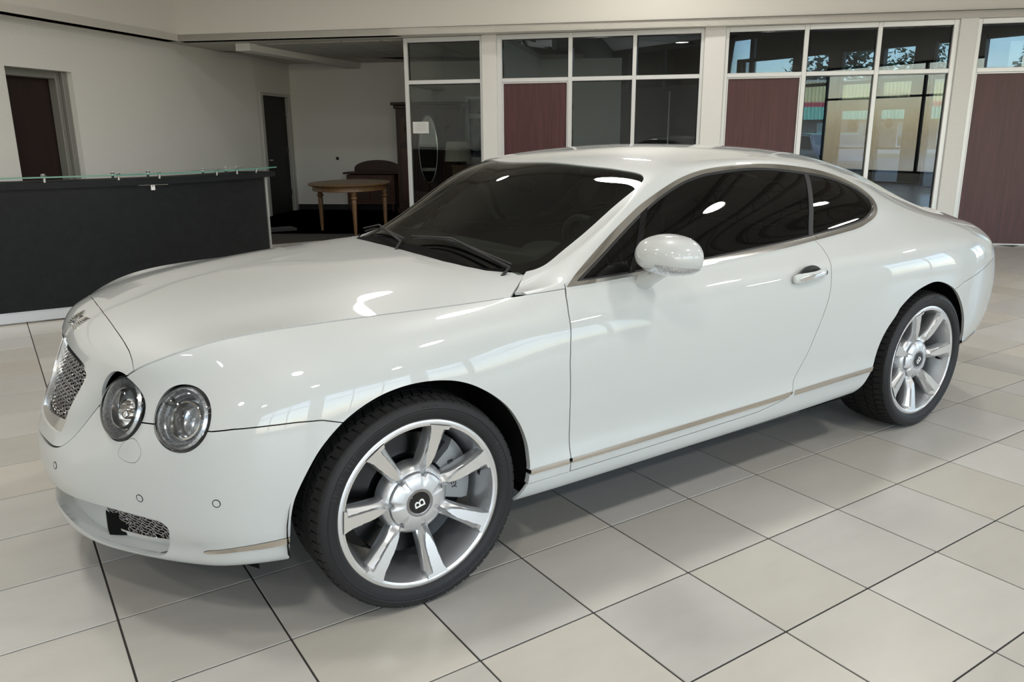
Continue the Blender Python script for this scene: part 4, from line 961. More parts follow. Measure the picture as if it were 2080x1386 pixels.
# parking sensors, tow eye cover
bv = body.V
def at_body(y, z, umax=5.2):
    k = (bv[:, 6] < umax) & (bv[:, 7] > 5); i = np.argmin(np.where(k, (bv[:, 1] - y) ** 2 + (bv[:, 2] - z) ** 2, 9)); return bv[i]
for y, z, r in ((.618, .433, .0115), (.814, .455, .0115), (.243, .446, .0115)):
    for sg in (-1, 1):
        v = at_body(y, z); n = Vector((v[3], sg * v[4], v[5])).normalized(); p = Vector((v[0], sg * v[1], v[2]))
        Mx = Matrix.Translation(p) @ n.to_track_quat('Z', 'Y').to_matrix().to_4x4()
        bm = bmesh.new(); bm_lathe(bm, [(r - .0016, -.004), (r - .0014, .0012), (r + .0006, .0012), (r + .0008, -.004)], 24, 'Z'); bmesh.ops.transform(bm, matrix=Mx, verts=bm.verts); s_ = obj_bm('parking_sensor', bm, M_['black'], car, 40)
        bm = bmesh.new(); bm_lathe(bm, [(0, .0016), (r - .0018, .001), (r - .0016, -.003)], 24, 'Z'); bmesh.ops.transform(bm, matrix=Mx, verts=bm.verts); obj_bm('sensor_face', bm, P_, s_, 40)

# ------------------------------------------------------------------ head lamps
def lamp(c, n, r, sg, outer):
    p = Vector((c[0], sg * c[1], c[2])); n = Vector((n[0], sg * n[1], n[2])).normalized()
    up = (Vector((0, 0, 1)) - n * n.z).normalized(); xx = up.cross(n)
    Mx = Matrix(((xx.x, up.x, n.x, p.x), (xx.y, up.y, n.y, p.y), (xx.z, up.z, n.z, p.z), (0, 0, 0, 1)))
    R = r * .955
    def L(name, prof, m, par, sm=50, off=(0, 0, 0), sc_=1, nseg=48):
        bm = bmesh.new(); bm_lathe(bm, [(a * sc_, b) for a, b in prof], nseg, 'Z', off); bmesh.ops.transform(bm, matrix=Mx, verts=bm.verts); return obj_bm(name, bm, m, par, sm)
    h = L('headlamp', [(R, .004), (R * .99, -.05), (R * .86, -.085), (R * .5, -.10), (0, -.104)], M_['lamp_refl'], car)
    L('lamp_gasket', [(R * .985, -.02), (R * .99, .004), (R * 1.005, .005), (R * 1.03, .0), (R * 1.05, -.03)], M_['gloss_black'], h)
    L('lamp_lens', [(R * .99, .005), (R * .93, .0145), (R * .8, .0245), (R * .6, .033), (R * .35, .039), (0, .042)], M_['lens'], h)
    L('ribbed_ring', [(R * .965, .003), (R * .9, .010), (R * .80, .006), (R * .70, -.012), (R * .68, -.02)], M_['lamp_ring'], h)
    if outer:
        o = (R * .02, R * -.05, -.02)
        L('projector_bezel', [(R * .62, .0), (R * .60, .012), (R * .55, .014), (R * .50, .0), (R * .46, -.03)], M_['chrome'], h, off=o)
        L('projector_lens', [(R * .46, -.004), (R * .38, .012), (R * .22, .022), (0, .026)], M_['lens'], h, off=o)
        L('side_light', [(R * .16, .0), (R * .15, .012), (R * .11, .014), (R * .08, -.006), (0, -.01)], M_['dark_chrome'], h, off=(R * -.62 * sg * -1, R * .48, -.004), nseg=20)
    else:
        o = (R * .10 * sg, R * -.22, -.03)
        L('reflector_rim', [(R * .50, .0), (R * .49, .010), (R * .44, .010), (R * .40, -.02), (R * .2, -.04), (0, -.045)], M_['chrome'], h, off=o)
        L('bulb_shield', [(R * .15, -.015), (R * .14, .012), (R * .10, .018), (0, .02)], M_['chrome'], h, off=o, nseg=20)
        L('lamp_divider', [(R * .66, -.01), (R * .64, .0), (R * .60, .0), (R * .58, -.02)], M_['dark_chrome'], h)
for sg in (-1, 1):
    lamp(*LAMPS[0], sg, False); lamp(*LAMPS[1], sg, True)

# ------------------------------------------------------------------ door mirror, handle, wipers
def blob(name, prof, nseg, m, parent, mtx, sm=60):
    """prof(t) -> (x, ry, rz, zc): rings along x"""
    bm = bmesh.new(); rings = []
    for (x, ry, rz, yc, zc) in prof:
        ring = []
        for k in range(nseg):
            a = 2 * PI * k / nseg; ca, sa = math.cos(a), math.sin(a)
            e = .86
            ring.append(bm.verts.new(mtx @ Vector((x, yc + ry * math.copysign(abs(ca) ** e, ca), zc + rz * math.copysign(abs(sa) ** e, sa)))))
        rings.append(ring)
    for A, B in zip(rings, rings[1:]):
        for k in range(nseg): bm.faces.new((A[k], A[(k + 1) % nseg], B[(k + 1) % nseg], B[k]))
    bm.faces.new(rings[0][::-1]); bm.faces.new(rings[-1])
    return obj_bm(name, bm, m, parent, sm)
MIRC = (.925, -.985, 1.028)
mir_prof = [(-.094, .012, .008, .010, -.004), (-.090, .034, .022, .008, -.003), (-.078, .062, .038, .006, -.002), (-.058, .088, .052, .002, 0), (-.030, .107, .0615, -.002, .001), (0, .117, .066, -.004, .002), (.030, .120, .067, -.005, .002), (.055, .119, .0655, -.005, .001), (.070, .114, .062, -.005, 0), (.074, .107, .057, -.005, 0)]
doors_sorted = doors            # near side first
for di, sg in ((0, 1), (1, -1)):
    D = doors[di]
    Mx = Matrix.Diagonal((1, sg, 1, 1)) @ Matrix.Translation(MIRC if sg > 0 else (1.07, -.925, 1.028)) @ Matrix.Rotation(math.radians(-9 if sg > 0 else 62), 4, 'Z') @ Matrix.Rotation(math.radians(3), 4, 'X')
    mh = blob('door_mirror', mir_prof, 40, P_, D, Mx)
    bm = bmesh.new()
    bm_lathe(bm, [(.0, .0), (1, .0), (1, .004), (0, .004)], 32, 'X'); bmesh.ops.transform(bm, matrix=Mx @ Matrix.Translation((.0735, -.005, 0)) @ Matrix.Diagonal((1, .100, .050, 1)), verts=bm.verts); obj_bm('mirror_glass', bm, M_['chrome'], mh, 30)
    # indicator strip along the lower edge: a slice of the same shell standing a little proud
    bm = bmesh.new(); rows = []
    for (x, ry, rz, yc, zc) in mir_prof[2:9]:
        row = []
        for a in np.linspace(math.radians(197), math.radians(292), 15):
            ca, sa = math.cos(a), math.sin(a)
            z = zc + (rz + .002) * math.copysign(abs(sa) ** .86, sa); y = yc + (ry + .002) * math.copysign(abs(ca) ** .86, ca)
            row.append(bm.verts.new(Mx @ Vector((x, y, z))))
        rows.append(row)
    for A, B in zip(rows, rows[1:]):
        for k in range(14):
            bm.faces.new((A[k], A[k + 1], B[k + 1], B[k]))
    cutz = Mx @ Vector((0, 0, -.026)); nz_ = (Mx.to_3x3() @ Vector((.12, 0, 1))).normalized()
    bmesh.ops.bisect_plane(bm, geom=bm.verts[:] + bm.edges[:] + bm.faces[:], plane_co=cutz, plane_no=nz_, clear_outer=True)
    obj_bm('mirror_indicator', bm, M_['lamp_ring'], mh, 60)
    foot = [(.02, .050, .010, 0, -.055), (.0, .046, .020, .03, -.07), (-.02, .040, .030, .075, -.095), (-.03, .036, .036, .115, -.118)]
    bm = bmesh.new(); rings = []
    for (dx, rx, rz, yy, zz_) in foot:
        ring = [bm.verts.new(Matrix.Diagonal((1, sg, 1, 1)) @ Vector((.965 + dx * .3 + rx * math.cos(a), -.965 + yy, 1.03 + zz_ + rz * math.sin(a)))) for a in np.linspace(0, 2 * PI, 24, endpoint=False)]
        rings.append(ring)
    for A, B in zip(rings, rings[1:]):
        for k in range(24): bm.faces.new((A[k], A[(k + 1) % 24], B[(k + 1) % 24], B[k]))
    bm.faces.new(rings[0]); bm.faces.new(rings[-1][::-1]); obj_bm('mirror_foot', bm, P_, mh, 60)
    # door handle in its scoop
    hy = -.9135
    HM = Matrix.Diagonal((1, sg, 1, 1)) @ Matrix.Translation((1.815, hy, .855)) @ Matrix.Rotation(math.radians(-1.5), 4, 'Y')
    bm = bmesh.new(); bm_lathe(bm, [(0, .002), (.6, .0015), (.9, -.0025), (1, -.006)], 40, 'Y'); bmesh.ops.transform(bm, matrix=HM @ Matrix.Translation((0, .002, 0)) @ Matrix.Diagonal((.082, 1, .043, 1)), verts=bm.verts)
    hd = obj_bm('door_handle', bm, M_['dark_chrome'], D, 40)
    hp = [(-.108, .004, .006, -.012, -.002), (-.104, .008, .016, -.013, -.002), (-.085, .010, .021, -.017, -.001), (-.04, .011, .019, -.021, 0), (.02, .011, .018, -.021, .001), (.07, .010, .019, -.017, .003), (.10, .008, .015, -.012, .005), (.106, .004, .008, -.010, .005)]
    hb = blob('handle_bar', hp, 20, P_, hd, HM)
    blob('handle_insert', [(-.086, .002, .008, -.0265, -.001), (-.04, .0025, .0095, -.0312, 0), (.02, .0025, .0095, -.0312, .001), (.072, .002, .009, -.0262, .003)], 14, M_['chrome'], hd, HM)
    bm = bmesh.new(); bm_lathe(bm, [(0, -.0215), (.010, -.0215), (.011, -.012)], 18, 'Y'); bmesh.ops.transform(bm, matrix=HM @ Matrix.Translation((.090, 0, .004)), verts=bm.verts); obj_bm('key_lock', bm, M_['black'], hd, 40)
# wipers resting on the foot of the windscreen
def on_ws(x, y, up):
    k = (bv[:, 7] < 3.5) & (bv[:, 6] > 8.6); i = np.argmin(np.where(k, (bv[:, 0] - x) ** 2 + (bv[:, 1] - abs(y)) ** 2, 9)); v = bv[i]
    z = v[2] - (v[3] * (x - v[0]) + v[4] * (abs(y) - v[1])) / max(v[5], .2)
    return Vector((x, y, z)) + Vector((v[3], v[4] * (1 if y > 0 else -1), v[5])) * up
for ya, yb, xa, xb in ((-.10, -.63, .43, .535), (.46, -.02, .465, .425)):
    ys = np.linspace(ya, yb, 9); pts = [on_ws(xa + (xb - xa) * t, y, .014) for t, y in zip(np.linspace(0, 1, 9), ys)]
    wp = tube('wiper', pts, [.0045] * 9, M_['black'], car, 6)
    tube('wiper_arm', [on_ws(xa + .0, ya + .0, .030), on_ws(xa + (xb - xa) * .4, ya + (yb - ya) * .45, .034), on_ws(xb - .02, yb - .02, .02), on_ws(xb - .07, yb - .03, .0)], [.003, .004, .006, .008], M_['black'], wp, 8)
bm = bmesh.new(); cw_ = []
for y in np.linspace(-.62, .62, 25):
    x = np.interp(abs(y), [p[0] for p in HOOD_REAR], [p[1] for p in HOOD_REAR])
    a = on_ws(x + .035, y, .004); cw_.append((bm.verts.new(a), bm.verts.new((x - .05, y, a.z - .06))))
for A, B in zip(cw_, cw_[1:]): bm.faces.new((A[0], B[0], B[1], A[1]))
obj_bm('scuttle_panel', bm, M_['void'], car, 60)

# ------------------------------------------------------------------ inside of the car
box('cabin_floor', (.45, -.74, .28), (3.2, .74, .31), M_['dash'], car)
prism('dashboard', [(.42, .80), (.50, .93), (.72, .965), (.98, .945), (1.07, .88), (1.05, .60), (.45, .60)], -.73, .73, M_['dash'], car, None, 40, .02)
prism('instrument_hood', [(.80, .94), (.90, .995), (1.02, .99), (1.06, .93)], -.56, -.20, M_['dash'], car, None, 40, .015)
box('centre_console', (1.0, -.12, .3), (2.2, .12, .62), M_['leather'], car, .03)
prism('bulkhead', [(.42, .3), (.42, .82), (.50, .82), (.50, .3)], -.74, .74, M_['void'], car)
for sy in (-.38, .38):
    st = prism('front_seat', [(1.22, .42), (1.25, .58), (1.72, .54), (1.80, .66), (1.98, 1.06), (2.06, 1.06), (2.02, .66), (1.92, .42)], sy - .25, sy + .25, M_['leather'], car, None, 50, .04)
    prism('headrest', [(1.985, 1.075), (1.995, 1.21), (2.03, 1.235), (2.085, 1.21), (2.075, 1.075)], sy - .13, sy + .13, M_['leather'], st, None, 50, .025)
prism('rear_seat', [(2.25, .40), (2.28, .60), (2.62, .58), (2.80, 1.0), (2.92, 1.0), (2.86, .40)], -.55, .55, M_['leather'], car, None, 50, .04)
bm = bmesh.new()
SW = Matrix.Translation((1.12, -.38, .93)) @ Matrix.Rotation(math.radians(66), 4, 'Y')
bm_tube(bm, [SW @ Vector((.185 * math.cos(a), .185 * math.sin(a), 0)) for a in np.linspace(0, 2 * PI, 40, endpoint=False)], .014, 8, False, True)
for a in (0, 2.2, -2.2): bm_tube(bm, [SW @ Vector((0, 0, .02)), SW @ Vector((.18 * math.cos(a + PI), .18 * math.sin(a + PI), 0))], .016, 6)
bm_lathe(bm, [(0, .0), (.06, -.0), (.05, .03), (0, .035)], 20, 'Z'); obj_bm('steering_wheel', bm, M_['leather'], car, 50)
blob('rear_view_mirror', [(.90, .05, .012, 0, 1.262), (.93, .075, .03, 0, 1.255), (.975, .09, .038, 0, 1.235), (1.0, .115, .034, 0, 1.215), (1.012, .11, .03, 0, 1.212)], 24, M_['gloss_black'], car, Matrix.Identity(4))
rl = body.clip(lambda V: 2.9 - V[:, 7]).clip(lambda V: V[:, 6] - 12.25).clip(lambda V: 16.4 - V[:, 6]).offset(-.03)
(rl + rl.mirrored()).obj('head_lining', M_['lining'], car)
for sg in (-1, 1):
    box('door_card', (.75, sg * .80 - .02, .32), (2.25, sg * .80 + .02, .92), M_['leather'], car, .01)

# ------------------------------------------------------------------ wheel housings, underside
for cx, half in ((.005, .43), (2.737, .44)):
    for sg in (-1, 1):
        bm = bmesh.new(); A, B = [], []
        for a in np.linspace(math.radians(-8 if cx < 1 else 4), math.radians(188 if cx < 1 else 176), 30):
            x, z = cx + half * .955 * math.cos(a), .33 + half * .955 * math.sin(a)
            A.append(bm.verts.new((x, sg * .905, z))); B.append(bm.verts.new((x, sg * .56, z)))
        for k in range(29): bm.faces.new((A[k], A[k + 1], B[k + 1], B[k]))
        bm.faces.new(B); obj_bm('wheel_housing', bm, M_['void'], car, 60)
slab('underbody', [(-.8, -.35), (-.55, -.62), (-.46, -.78), (-.46, .78), (-.55, .62), (-.8, .35)], .20, .30, M_['void'], car)
slab('underbody', [(.44, -.84), (2.28, -.84), (2.28, .84), (.44, .84)], .215, .29, M_['void'], car)
slab('underbody', [(-.46, -.55), (3.4, -.55), (3.4, .55), (-.46, .55)], .225, .30, M_['void'], car)
# ------------------------------------------------------------------ one wheel at the scene origin, then four
def arc_text(s, r, mid_deg, size, y, m, parent, outward=True, name='tyre_lettering'):
    """letters along a circle on the outer (-y) face; mid angle counter-clockwise from +x seen from outside"""
    me_all = bmesh.new(); step = size * .80 / r; n = len(s)
    for k, ch in enumerate(s):
        if ch == ' ': continue
        a = math.radians(mid_deg) + (-(k - (n - 1) / 2) * step if outward else (k - (n - 1) / 2) * step)
        me = text_mesh(ch, size, .0008)
        rot = a - PI / 2 if outward else a + PI / 2
        Mx = Matrix.Translation((r * math.cos(a), y, r * math.sin(a))) @ Matrix.Rotation(-rot, 4, 'Y') @ Matrix.Rotation(PI / 2, 4, 'X')
        me.transform(Mx); me_all.from_mesh(me); bpy.data.meshes.remove(me)
    me2 = bpy.data.meshes.new(name); me_all.to_mesh(me2); me_all.free(); me2.materials.append(m)
    return link(bpy.data.objects.new(name, me2), parent)
def make_wheel(phase, letter_rot):
    w = lathe('wheel', [(.2715, -.118), (.2715, -.126), (.269, -.1275), (.2625, -.1275), (.2612, -.1255), (.2598, -.1255), (.2585, -.1270), (.252, -.1250), (.2485, -.112), (.243, -.085), (.236, -.05), (.232, .0), (.236, .09), (.262, .118), (.27, .125)], M_['alloy'], car, 96, 'Y')
    me = w.data; me.materials.append(M_['alloy2'])
    for p in me.polygons:
        if p.center.y < -.1240 and math.hypot(p.center.x, p.center.z) > .252: p.material_index = 1
    lathe('tyre', [(.266, -.108), (.271, -.126), (.279, -.135), (.290, -.1385), (.3035, -.1395), (.306, -.1378), (.309, -.1395), (.320, -.1355), (.3275, -.130), (.3325, -.120), (.3335, -.110), (.3335, .110), (.3275, .130), (.3035, .1395), (.28, .135), (.266, .108)], M_['rubber'], w, 96, 'Y')
    bm = bmesh.new(); N = 66
    for (ya, yb, sk, fill, ro, ph) in ((-.128, -.086, .16, .80, .3405, 0), (-.079, -.036, -.42, .82, .3405, .3), (-.029, .029, .3, .92, .3405, .1), (.036, .079, .42, .82, .3405, .5), (.086, .128, -.16, .80, .3405, 0)):
        for k in range(N):
            a = 2 * PI * (k + ph) / N; da = 2 * PI / N * fill
            q = []
            for y, s_ in ((ya, -sk), (yb, sk)):
                drop = .008 if (y < -.12 or y > .12) else 0
                for aa in (0, da):
                    ang = a + aa + s_ * 2 * PI / N * .5
                    for rr_ in (.330 - drop, ro - drop): q.append(bm.verts.new((rr_ * math.cos(ang), y, rr_ * math.sin(ang))))
            i0, o0, i1, o1, i2, o2, i3, o3 = q
            for f in ((o0, o1, o3, o2), (i0, i1, o1, o0), (i2, o2, o3, i3), (i0, o0, o2, i2), (i1, i3, o3, o1)): bm.faces.new(f)
    tag(obj_bm('tyre_tread', bm, M_['rubber2'], w), kind='stuff')
    # spokes
    for k in range(7):
        a = math.radians(phase + 360 / 7 * k); ca, sa = math.cos(a), math.sin(a)
        nr, nt = 30, 39; bm = bmesh.new(); G = []; facet = {}
        for i in range(nr):
            t = i / (nr - 1); ro = .080 + (.2535 - .080) * t
            hw = .0235 + .006 * t + .0095 * t ** 3
            if t > .9: hw += .006 * (t - .9) / .1
            yc = -.0925 - .033 * t ** .8
            row = []
            for j in range(nt):
                s_ = -1 + 2 * j / (nt - 1); lat = s_ * hw
                # blade-shaped machined facet: from the rim to a rounded tip near the hub
                tt = max(0.0, (t - .16) / .84)
                half_b = (.60 * min(1, tt / .30) ** .5) if tt > 0 else 0; mid_b = .06 + .22 * tt
                dd = abs(s_ - mid_b) - half_b
                if t > .93: dd = min(dd, abs(s_) - .78)
                e = max(0, dd); y = yc + min(.020, .010 * (e > .02) * .35 + .028 * e ** 1.15) - (.0035 if dd <= 0 else 0)
                if abs(s_) > .88: y += (abs(s_) - .88) * .10
                if t < .12: y += (.12 - t) * .06
                row.append(bm.verts.new((ro * ca - lat * sa, y, ro * sa + lat * ca))); facet[(i, j)] = dd <= 0
            lo = [bm.verts.new(((ro * ca - sg * hw * .82 * sa), yc + .050 + .012 * (1 - t), ro * sa + sg * hw * .82 * ca)) for sg in (1, -1)]
            G.append((row, lo))
        mats = []
        for i in range(nr - 1):
            A, la = G[i]; B, lb = G[i + 1]
            for j in range(nt - 1):
                f = bm.faces.new((A[j], A[j + 1], B[j + 1], B[j])); f.material_index = 1 if all(facet[q] for q in ((i, j), (i, j + 1), (i + 1, j), (i + 1, j + 1))) else 0
            bm.faces.new((A[-1], la[0], lb[0], B[-1])); bm.faces.new((la[1], A[0], B[0], lb[1]))
        s_o = obj_bm('spoke', bm, M_['alloy'], w, 32); s_o.data.materials.append(M_['alloy2'])
    lathe('wheel_hub', [(.118, -.030), (.114, -.066), (.106, -.078), (.094, -.084), (.0915, -.078), (.0, -.078)], M_['alloy'], w, 56, 'Y')
    # hub cap: a disc with seven notches where the spokes run in
    bm = bmesh.new(); prof = [(0, -.1045), (.30, -.1045), (.56, -.1065), (.80, -.1035), (.93, -.0985), (1.0, -.094), (1.0, -.080)]
    rings = []
    NS = 140
    for q in range(NS):
        an = 2 * PI * q / NS; ph_ = ((math.degrees(an) - phase) / (360 / 7)) % 1; ph_ = min(ph_, 1 - ph_)
        R0 = .0905 - (.0105 if ph_ < .105 else (.0105 * max(0, 1 - (ph_ - .105) / .03)))
        rings.append([bm.verts.new((f_ * R0 * math.cos(an), y, f_ * R0 * math.sin(an))) for f_, y in prof[1:]])
    c0 = bm.verts.new((0, prof[0][1], 0))
    for q in range(NS):
        A, B = rings[q], rings[(q + 1) % NS]; bm.faces.new((c0, A[0], B[0]))
        for j in range(len(prof) - 2): bm.faces.new((A[j], A[j + 1], B[j + 1], B[j]))
    obj_bm('hub_cap', bm, mat('hub_cap_silver', (.66, .67, .69), .36, .75, coat=.3) if 'hubcap' not in M_ else M_['hubcap'], w, 40)
    lathe('emblem_ring', [(.046, -.1035), (.0445, -.108), (.040, -.1085), (.035, -.107)], M_['dark_chrome'], w, 40, 'Y')
    em = lathe('wheel_emblem', [(.0355, -.1065), (.034, -.1085), (0, -.1092)], M_['gloss_black'], w, 36, 'Y')
    text('emblem_letter', 'B', .050, M_['white_ink'], Matrix.Translation((.0, -.1098, 0)) @ Matrix.Rotation(-math.radians(letter_rot), 4, 'Y') @ Matrix.Rotation(PI / 2, 4, 'X') @ Matrix.Translation((-.001, 0, 0)), w, .0006)
    va = math.radians(phase - 12)
    tube('valve', [(.240 * math.cos(va), -.070, .240 * math.sin(va)), (.226 * math.cos(va), -.088, .226 * math.sin(va)), (.220 * math.cos(va), -.100, .220 * math.sin(va))], [.006, .005, .004], M_['black'], w, 10)
    arc_text('OUTSIDE', .3145, 84, .0105, -.1378, M_['raised'], w)
    arc_text('275/35 ZR20', .297, 148, .0165, -.1393, M_['raised'], w)
    arc_text('P ZERO NERO', .297, -58, .019, -.1393, M_['raised'], w)
    arc_text('PIRELLI', .297, 20, .019, -.1393, M_['raised'], w)
    return w
M_['hubcap'] = mat('hub_cap_silver', (.66, .67, .69), .36, .75, coat=.3)
wf = make_wheel(22.0, 103); wr_ = make_wheel(3.5, 128)
places = ((wf, (0, -.812, .3400)), (wr_, (2.745, -.8045, .3400)))
for w, p in places:
    c = copy_tree(w, car); c.location = (p[0], -p[1], p[2]); c.rotation_euler = (0, 0, PI)
    w.location = p
for cx, rd in ((0, .198), (2.745, .165)):
    for sg in (-1, 1):
        yc = sg * (.812 if cx == 0 else .8045)
        lathe('brake_disc', [(.07, -.052 * -sg), (.075, .0), (rd - .065, .0), (rd - .064, sg * .012), (rd, sg * .012), (rd, -sg * .022), (rd - .06, -sg * .022), (.07, -sg * .022)], M_['disc'], car, 56, 'Y', (cx, yc, .34))
        cal = lathe('brake_caliper', [(rd - .075, sg * .012), (rd - .075, sg * .05), (rd - .01, sg * .052), (rd + .022, sg * .03), (rd + .022, -sg * .05), (rd - .075, -sg * .05)], M_['caliper'], car, 10, 'Y', (cx, yc, .34), True) if False else None
        bm = bmesh.new(); bm_lathe(bm, [(rd - .075, sg * .016), (rd - .072, sg * .044), (rd - .012, sg * .046), (rd + .020, sg * .03), (rd + .020, -sg * .05), (rd - .075, -sg * .05)], 14, 'Y', (cx, yc, .34), True, math.radians(-17), math.radians(43))
        bmesh.ops.holes_fill(bm, edges=bm.edges[:]); cal = obj_bm('brake_caliper', bm, M_['caliper'], car, 30)
        if sg < 0 and cx == 0:
            text('caliper_lettering', 'BENTLEY', .026, M_['gloss_black'], Matrix.Translation((.147, yc - .0468, .376)) @ Matrix.Rotation(math.radians(90 - 8), 4, 'Y') @ Matrix.Rotation(PI / 2, 4, 'X'), cal, .0006)

# ------------------------------------------------------------------ reception counter
arc_f = smooth_poly([(-6.2, 4.95), (-4.5, 4.55), (-2.6, 4.32), (-.85, 4.262), (.06, 4.247), (.60, 4.377), (1.15, 4.70), (1.46, 4.97)], 8, False)
def offs(c, d):
    t = np.gradient(c, axis=0); t /= np.linalg.norm(t, axis=1, keepdims=True); return c + np.stack([-t[:, 1], t[:, 0]], 1) * d
def ribbon(name, c, d0, d1, z0, z1, m, parent=None, bev=0):
    a, b = offs(c, d0), offs(c, d1); bm = bmesh.new(); n = len(c)
    R = [[bm.verts.new((*p, z)) for p, z in ((a[i], z0), (b[i], z0), (b[i], z1), (a[i], z1))] for i in range(n)]
    for A, B in zip(R, R[1:]):
        for k in range(4): bm.faces.new((A[k], A[(k + 1) % 4], B[(k + 1) % 4], B[k]))
    bm.faces.new(R[0]); bm.faces.new(R[-1][::-1])
    return obj_bm(name, bm, m, parent, 30)
blk_lam = noisy(mat('black_laminate', (.006, .0065, .008), .55, spec=.25), (.005, .0055, .007), (.008, .009, .011), 20, 3)
ctr = empty('reception_counter', (-1.5, 4.6, 0))
tag(ctr, 'long curved black reception counter with a glass shelf on steel standoffs', 'counter')
cut1 = int(np.argmin(np.abs(arc_f[:, 0] - .195)))
inn = arc_f[:-6]
ribbon('front_panel', arc_f[:cut1 + 1], .03, .07, .10, 1.045, blk_lam, ctr)
c2 = arc_f[cut1:-4].copy(); c2[0] += (arc_f[cut1 + 1] - arc_f[cut1]) * .03
ribbon('front_panel', c2, .032, .072, .10, 1.045, blk_lam, ctr)
ribbon('kick_plate', arc_f[:-4], .045, .075, .012, .10, mat('brushed_kick_plate', (.62, .63, .66), .35, .5), ctr)
ribbon('counter_top', arc_f, 0, .42, 1.045, 1.093, blk_lam, ctr)
ga = smooth_poly([(-6.2, 4.93), (-4.5, 4.52), (-2.6, 4.29), (-.85, 4.225), (.06, 4.21), (.60, 4.335), (1.15, 4.66), (1.47, 4.94)], 8, False)
gm = glass('green_glass', (.80, .90, .86), 1.5)
gs = ribbon('glass_shelf', ga, .0, .36, 1.128, 1.138, gm, ctr)
ribbon('glass_edge', ga, -.001, .004, 1.1275, 1.1385, mat('green_glass_edge', (.10, .26, .21), .2), ctr)
sts = offs(ga, .05); stb = offs(ga, .30); first = None
for k, (px_, row) in enumerate([(-1.45, 0), (-.60, 0), (-.02, 0), (.27, 0), (.80, 0), (1.02, 0), (1.22, 0), (-1.45, 1), (-.58, 1), (-.05, 1), (.24, 1), (.72, 1), (.98, 1), (1.12, 1)]):
    c = (sts, stb)[row]; p = c[np.argmin(np.abs(c[:, 0] - px_))]
    so = lathe('standoff', [(0, 1.093), (.011, 1.093), (.011, 1.128), (.017, 1.138), (.017, 1.147), (0, 1.148)], M_['chrome'], ctr, 16, 'Z', (p[0], p[1], 0)) if first is None else copy_tree(first, ctr)
    if first is None: first = so; f0 = p
    else: so.location = (first.location.x + p[0] - f0[0], first.location.y + p[1] - f0[1], 0)
e0 = arc_f[-5]; e1 = offs(arc_f, .42)[-5]
box('end_panel', (e0[0] - .01, e0[1] + .03, .012), (e0[0] + .008, e1[1], 1.045), mat('pale_edge_panel', (.30, .30, .29), .5), ctr)
box('end_shelf', (e0[0] - .02, e0[1] + .12, .50), (e0[0] + .30, e1[1] + .02, .525), blk_lam, ctr)
# white tag hanging at the panel joint
tg = empty('hanging_tag', (.186, 4.262, 1.01)); tag(tg, 'small white tag hanging at the joint of the black counter front', 'tag')
pj = arc_f[cut1]
box('tag_card', (pj[0] - .016, pj[1] + .020, 1.0), (pj[0] + .016, pj[1] + .022, 1.042), M_['white_ink'], tg)
box('tag_mark', (pj[0] - .004, pj[1] + .0192, 1.028), (pj[0] + .002, pj[1] + .0202, 1.035), M_['black'], tg)
box('rail', (pj[0] - .11, pj[1] + .016, 1.041), (pj[0] + .12, pj[1] + .020, 1.0445), M_['satin'], tg)

# ------------------------------------------------------------------ alcove furniture
oak = wood('honey_oak', (.095, .048, .017), (.155, .080, .030), 5, 'Z', .4)
oak_t = wood('honey_oak_top', (.10, .055, .022), (.15, .085, .036), 4, 'X', .32)
mah = wood('dark_mahogany', (.022, .008, .005), (.045, .017, .010), 5, 'Z', .38)
mah_t = wood('red_mahogany', (.040, .014, .008), (.075, .027, .014), 5, 'Z', .38)
R_ = Vector((.833, -.553, 0)).normalized(); D_ = Vector((.553, .833, 0)).normalized()
tc_ = Vector((3.72, 8.62, 0))
tb = empty('dining_table', tc_); tag(tb, 'oval honey oak table with carved tapering legs standing on the dark plank floor', 'table')
def oval(a, b, n=56): return [tc_ + R_ * (a * math.cos(t)) + D_ * (b * math.sin(t)) for t in np.linspace(0, 2 * PI, n, endpoint=False)]
def oval_ring(name, prof, m, par, n=56):
    """prof: (scale a, b, z)"""
    bm = bmesh.new(); rings = [[bm.verts.new((p.x, p.y, z)) for p in oval(a, b, n)] for a, b, z in prof]
    for A, B in zip(rings, rings[1:]):
        for k in range(n): bm.faces.new((A[k], A[(k + 1) % n], B[(k + 1) % n], B[k]))
    bm.faces.new(rings[0]); bm.faces.new(rings[-1])
    return obj_bm(name, bm, m, par, 40)
oval_ring('table_top', [(.575, .80, .705), (.60, .83, .712), (.61, .84, .725), (.60, .83, .738), (.57, .80, .741)], oak_t, tb)
oval_ring('apron', [(.545, .77, .635), (.55, .775, .64), (.545, .77, .65), (.545, .77, .69), (.55, .775, .703), (.53, .76, .705)], oak, tb)
for u, v in ((-.475, .05), (.17, -.62), (.52, -.02), (-.08, .68)):
    p = tc_ + R_ * u + D_ * v
    lathe('leg', [(.016, 0), (.024, .012), (.020, .03), (.026, .10), (.036, .46), (.038, .50), (.030, .515), (.046, .53), (.050, .545), (.046, .56), (.032, .57), (.040, .585), (.042, .645), (0, .65)], oak, tb, 16, 'Z', p, False, 40)
def fb(lo, hi, name, m, par, bevel=.004): return box(name, lo, hi, m, par, bevel, FB)
sbd = empty('sideboard', FB @ Vector((1.67, -.25, 0))); tag(sbd, 'dark mahogany sideboard with an arched back board against the alcove wall', 'sideboard')
fb((1.17, -.46, .15), (2.10, -.02, .70), 'carcass', mah_t, sbd)
fb((1.11, -.50, .715), (2.20, -.01, .75), 'top_board', mah, sbd, .008)
prism('back_board', [(1.20, .75)] + [(1.66 + .46 * math.cos(a), .80 + .16 * math.sin(a)) for a in np.linspace(PI, 0, 24)] + [(2.12, .75)], -.05, -.015, mah, sbd, FB, 40)
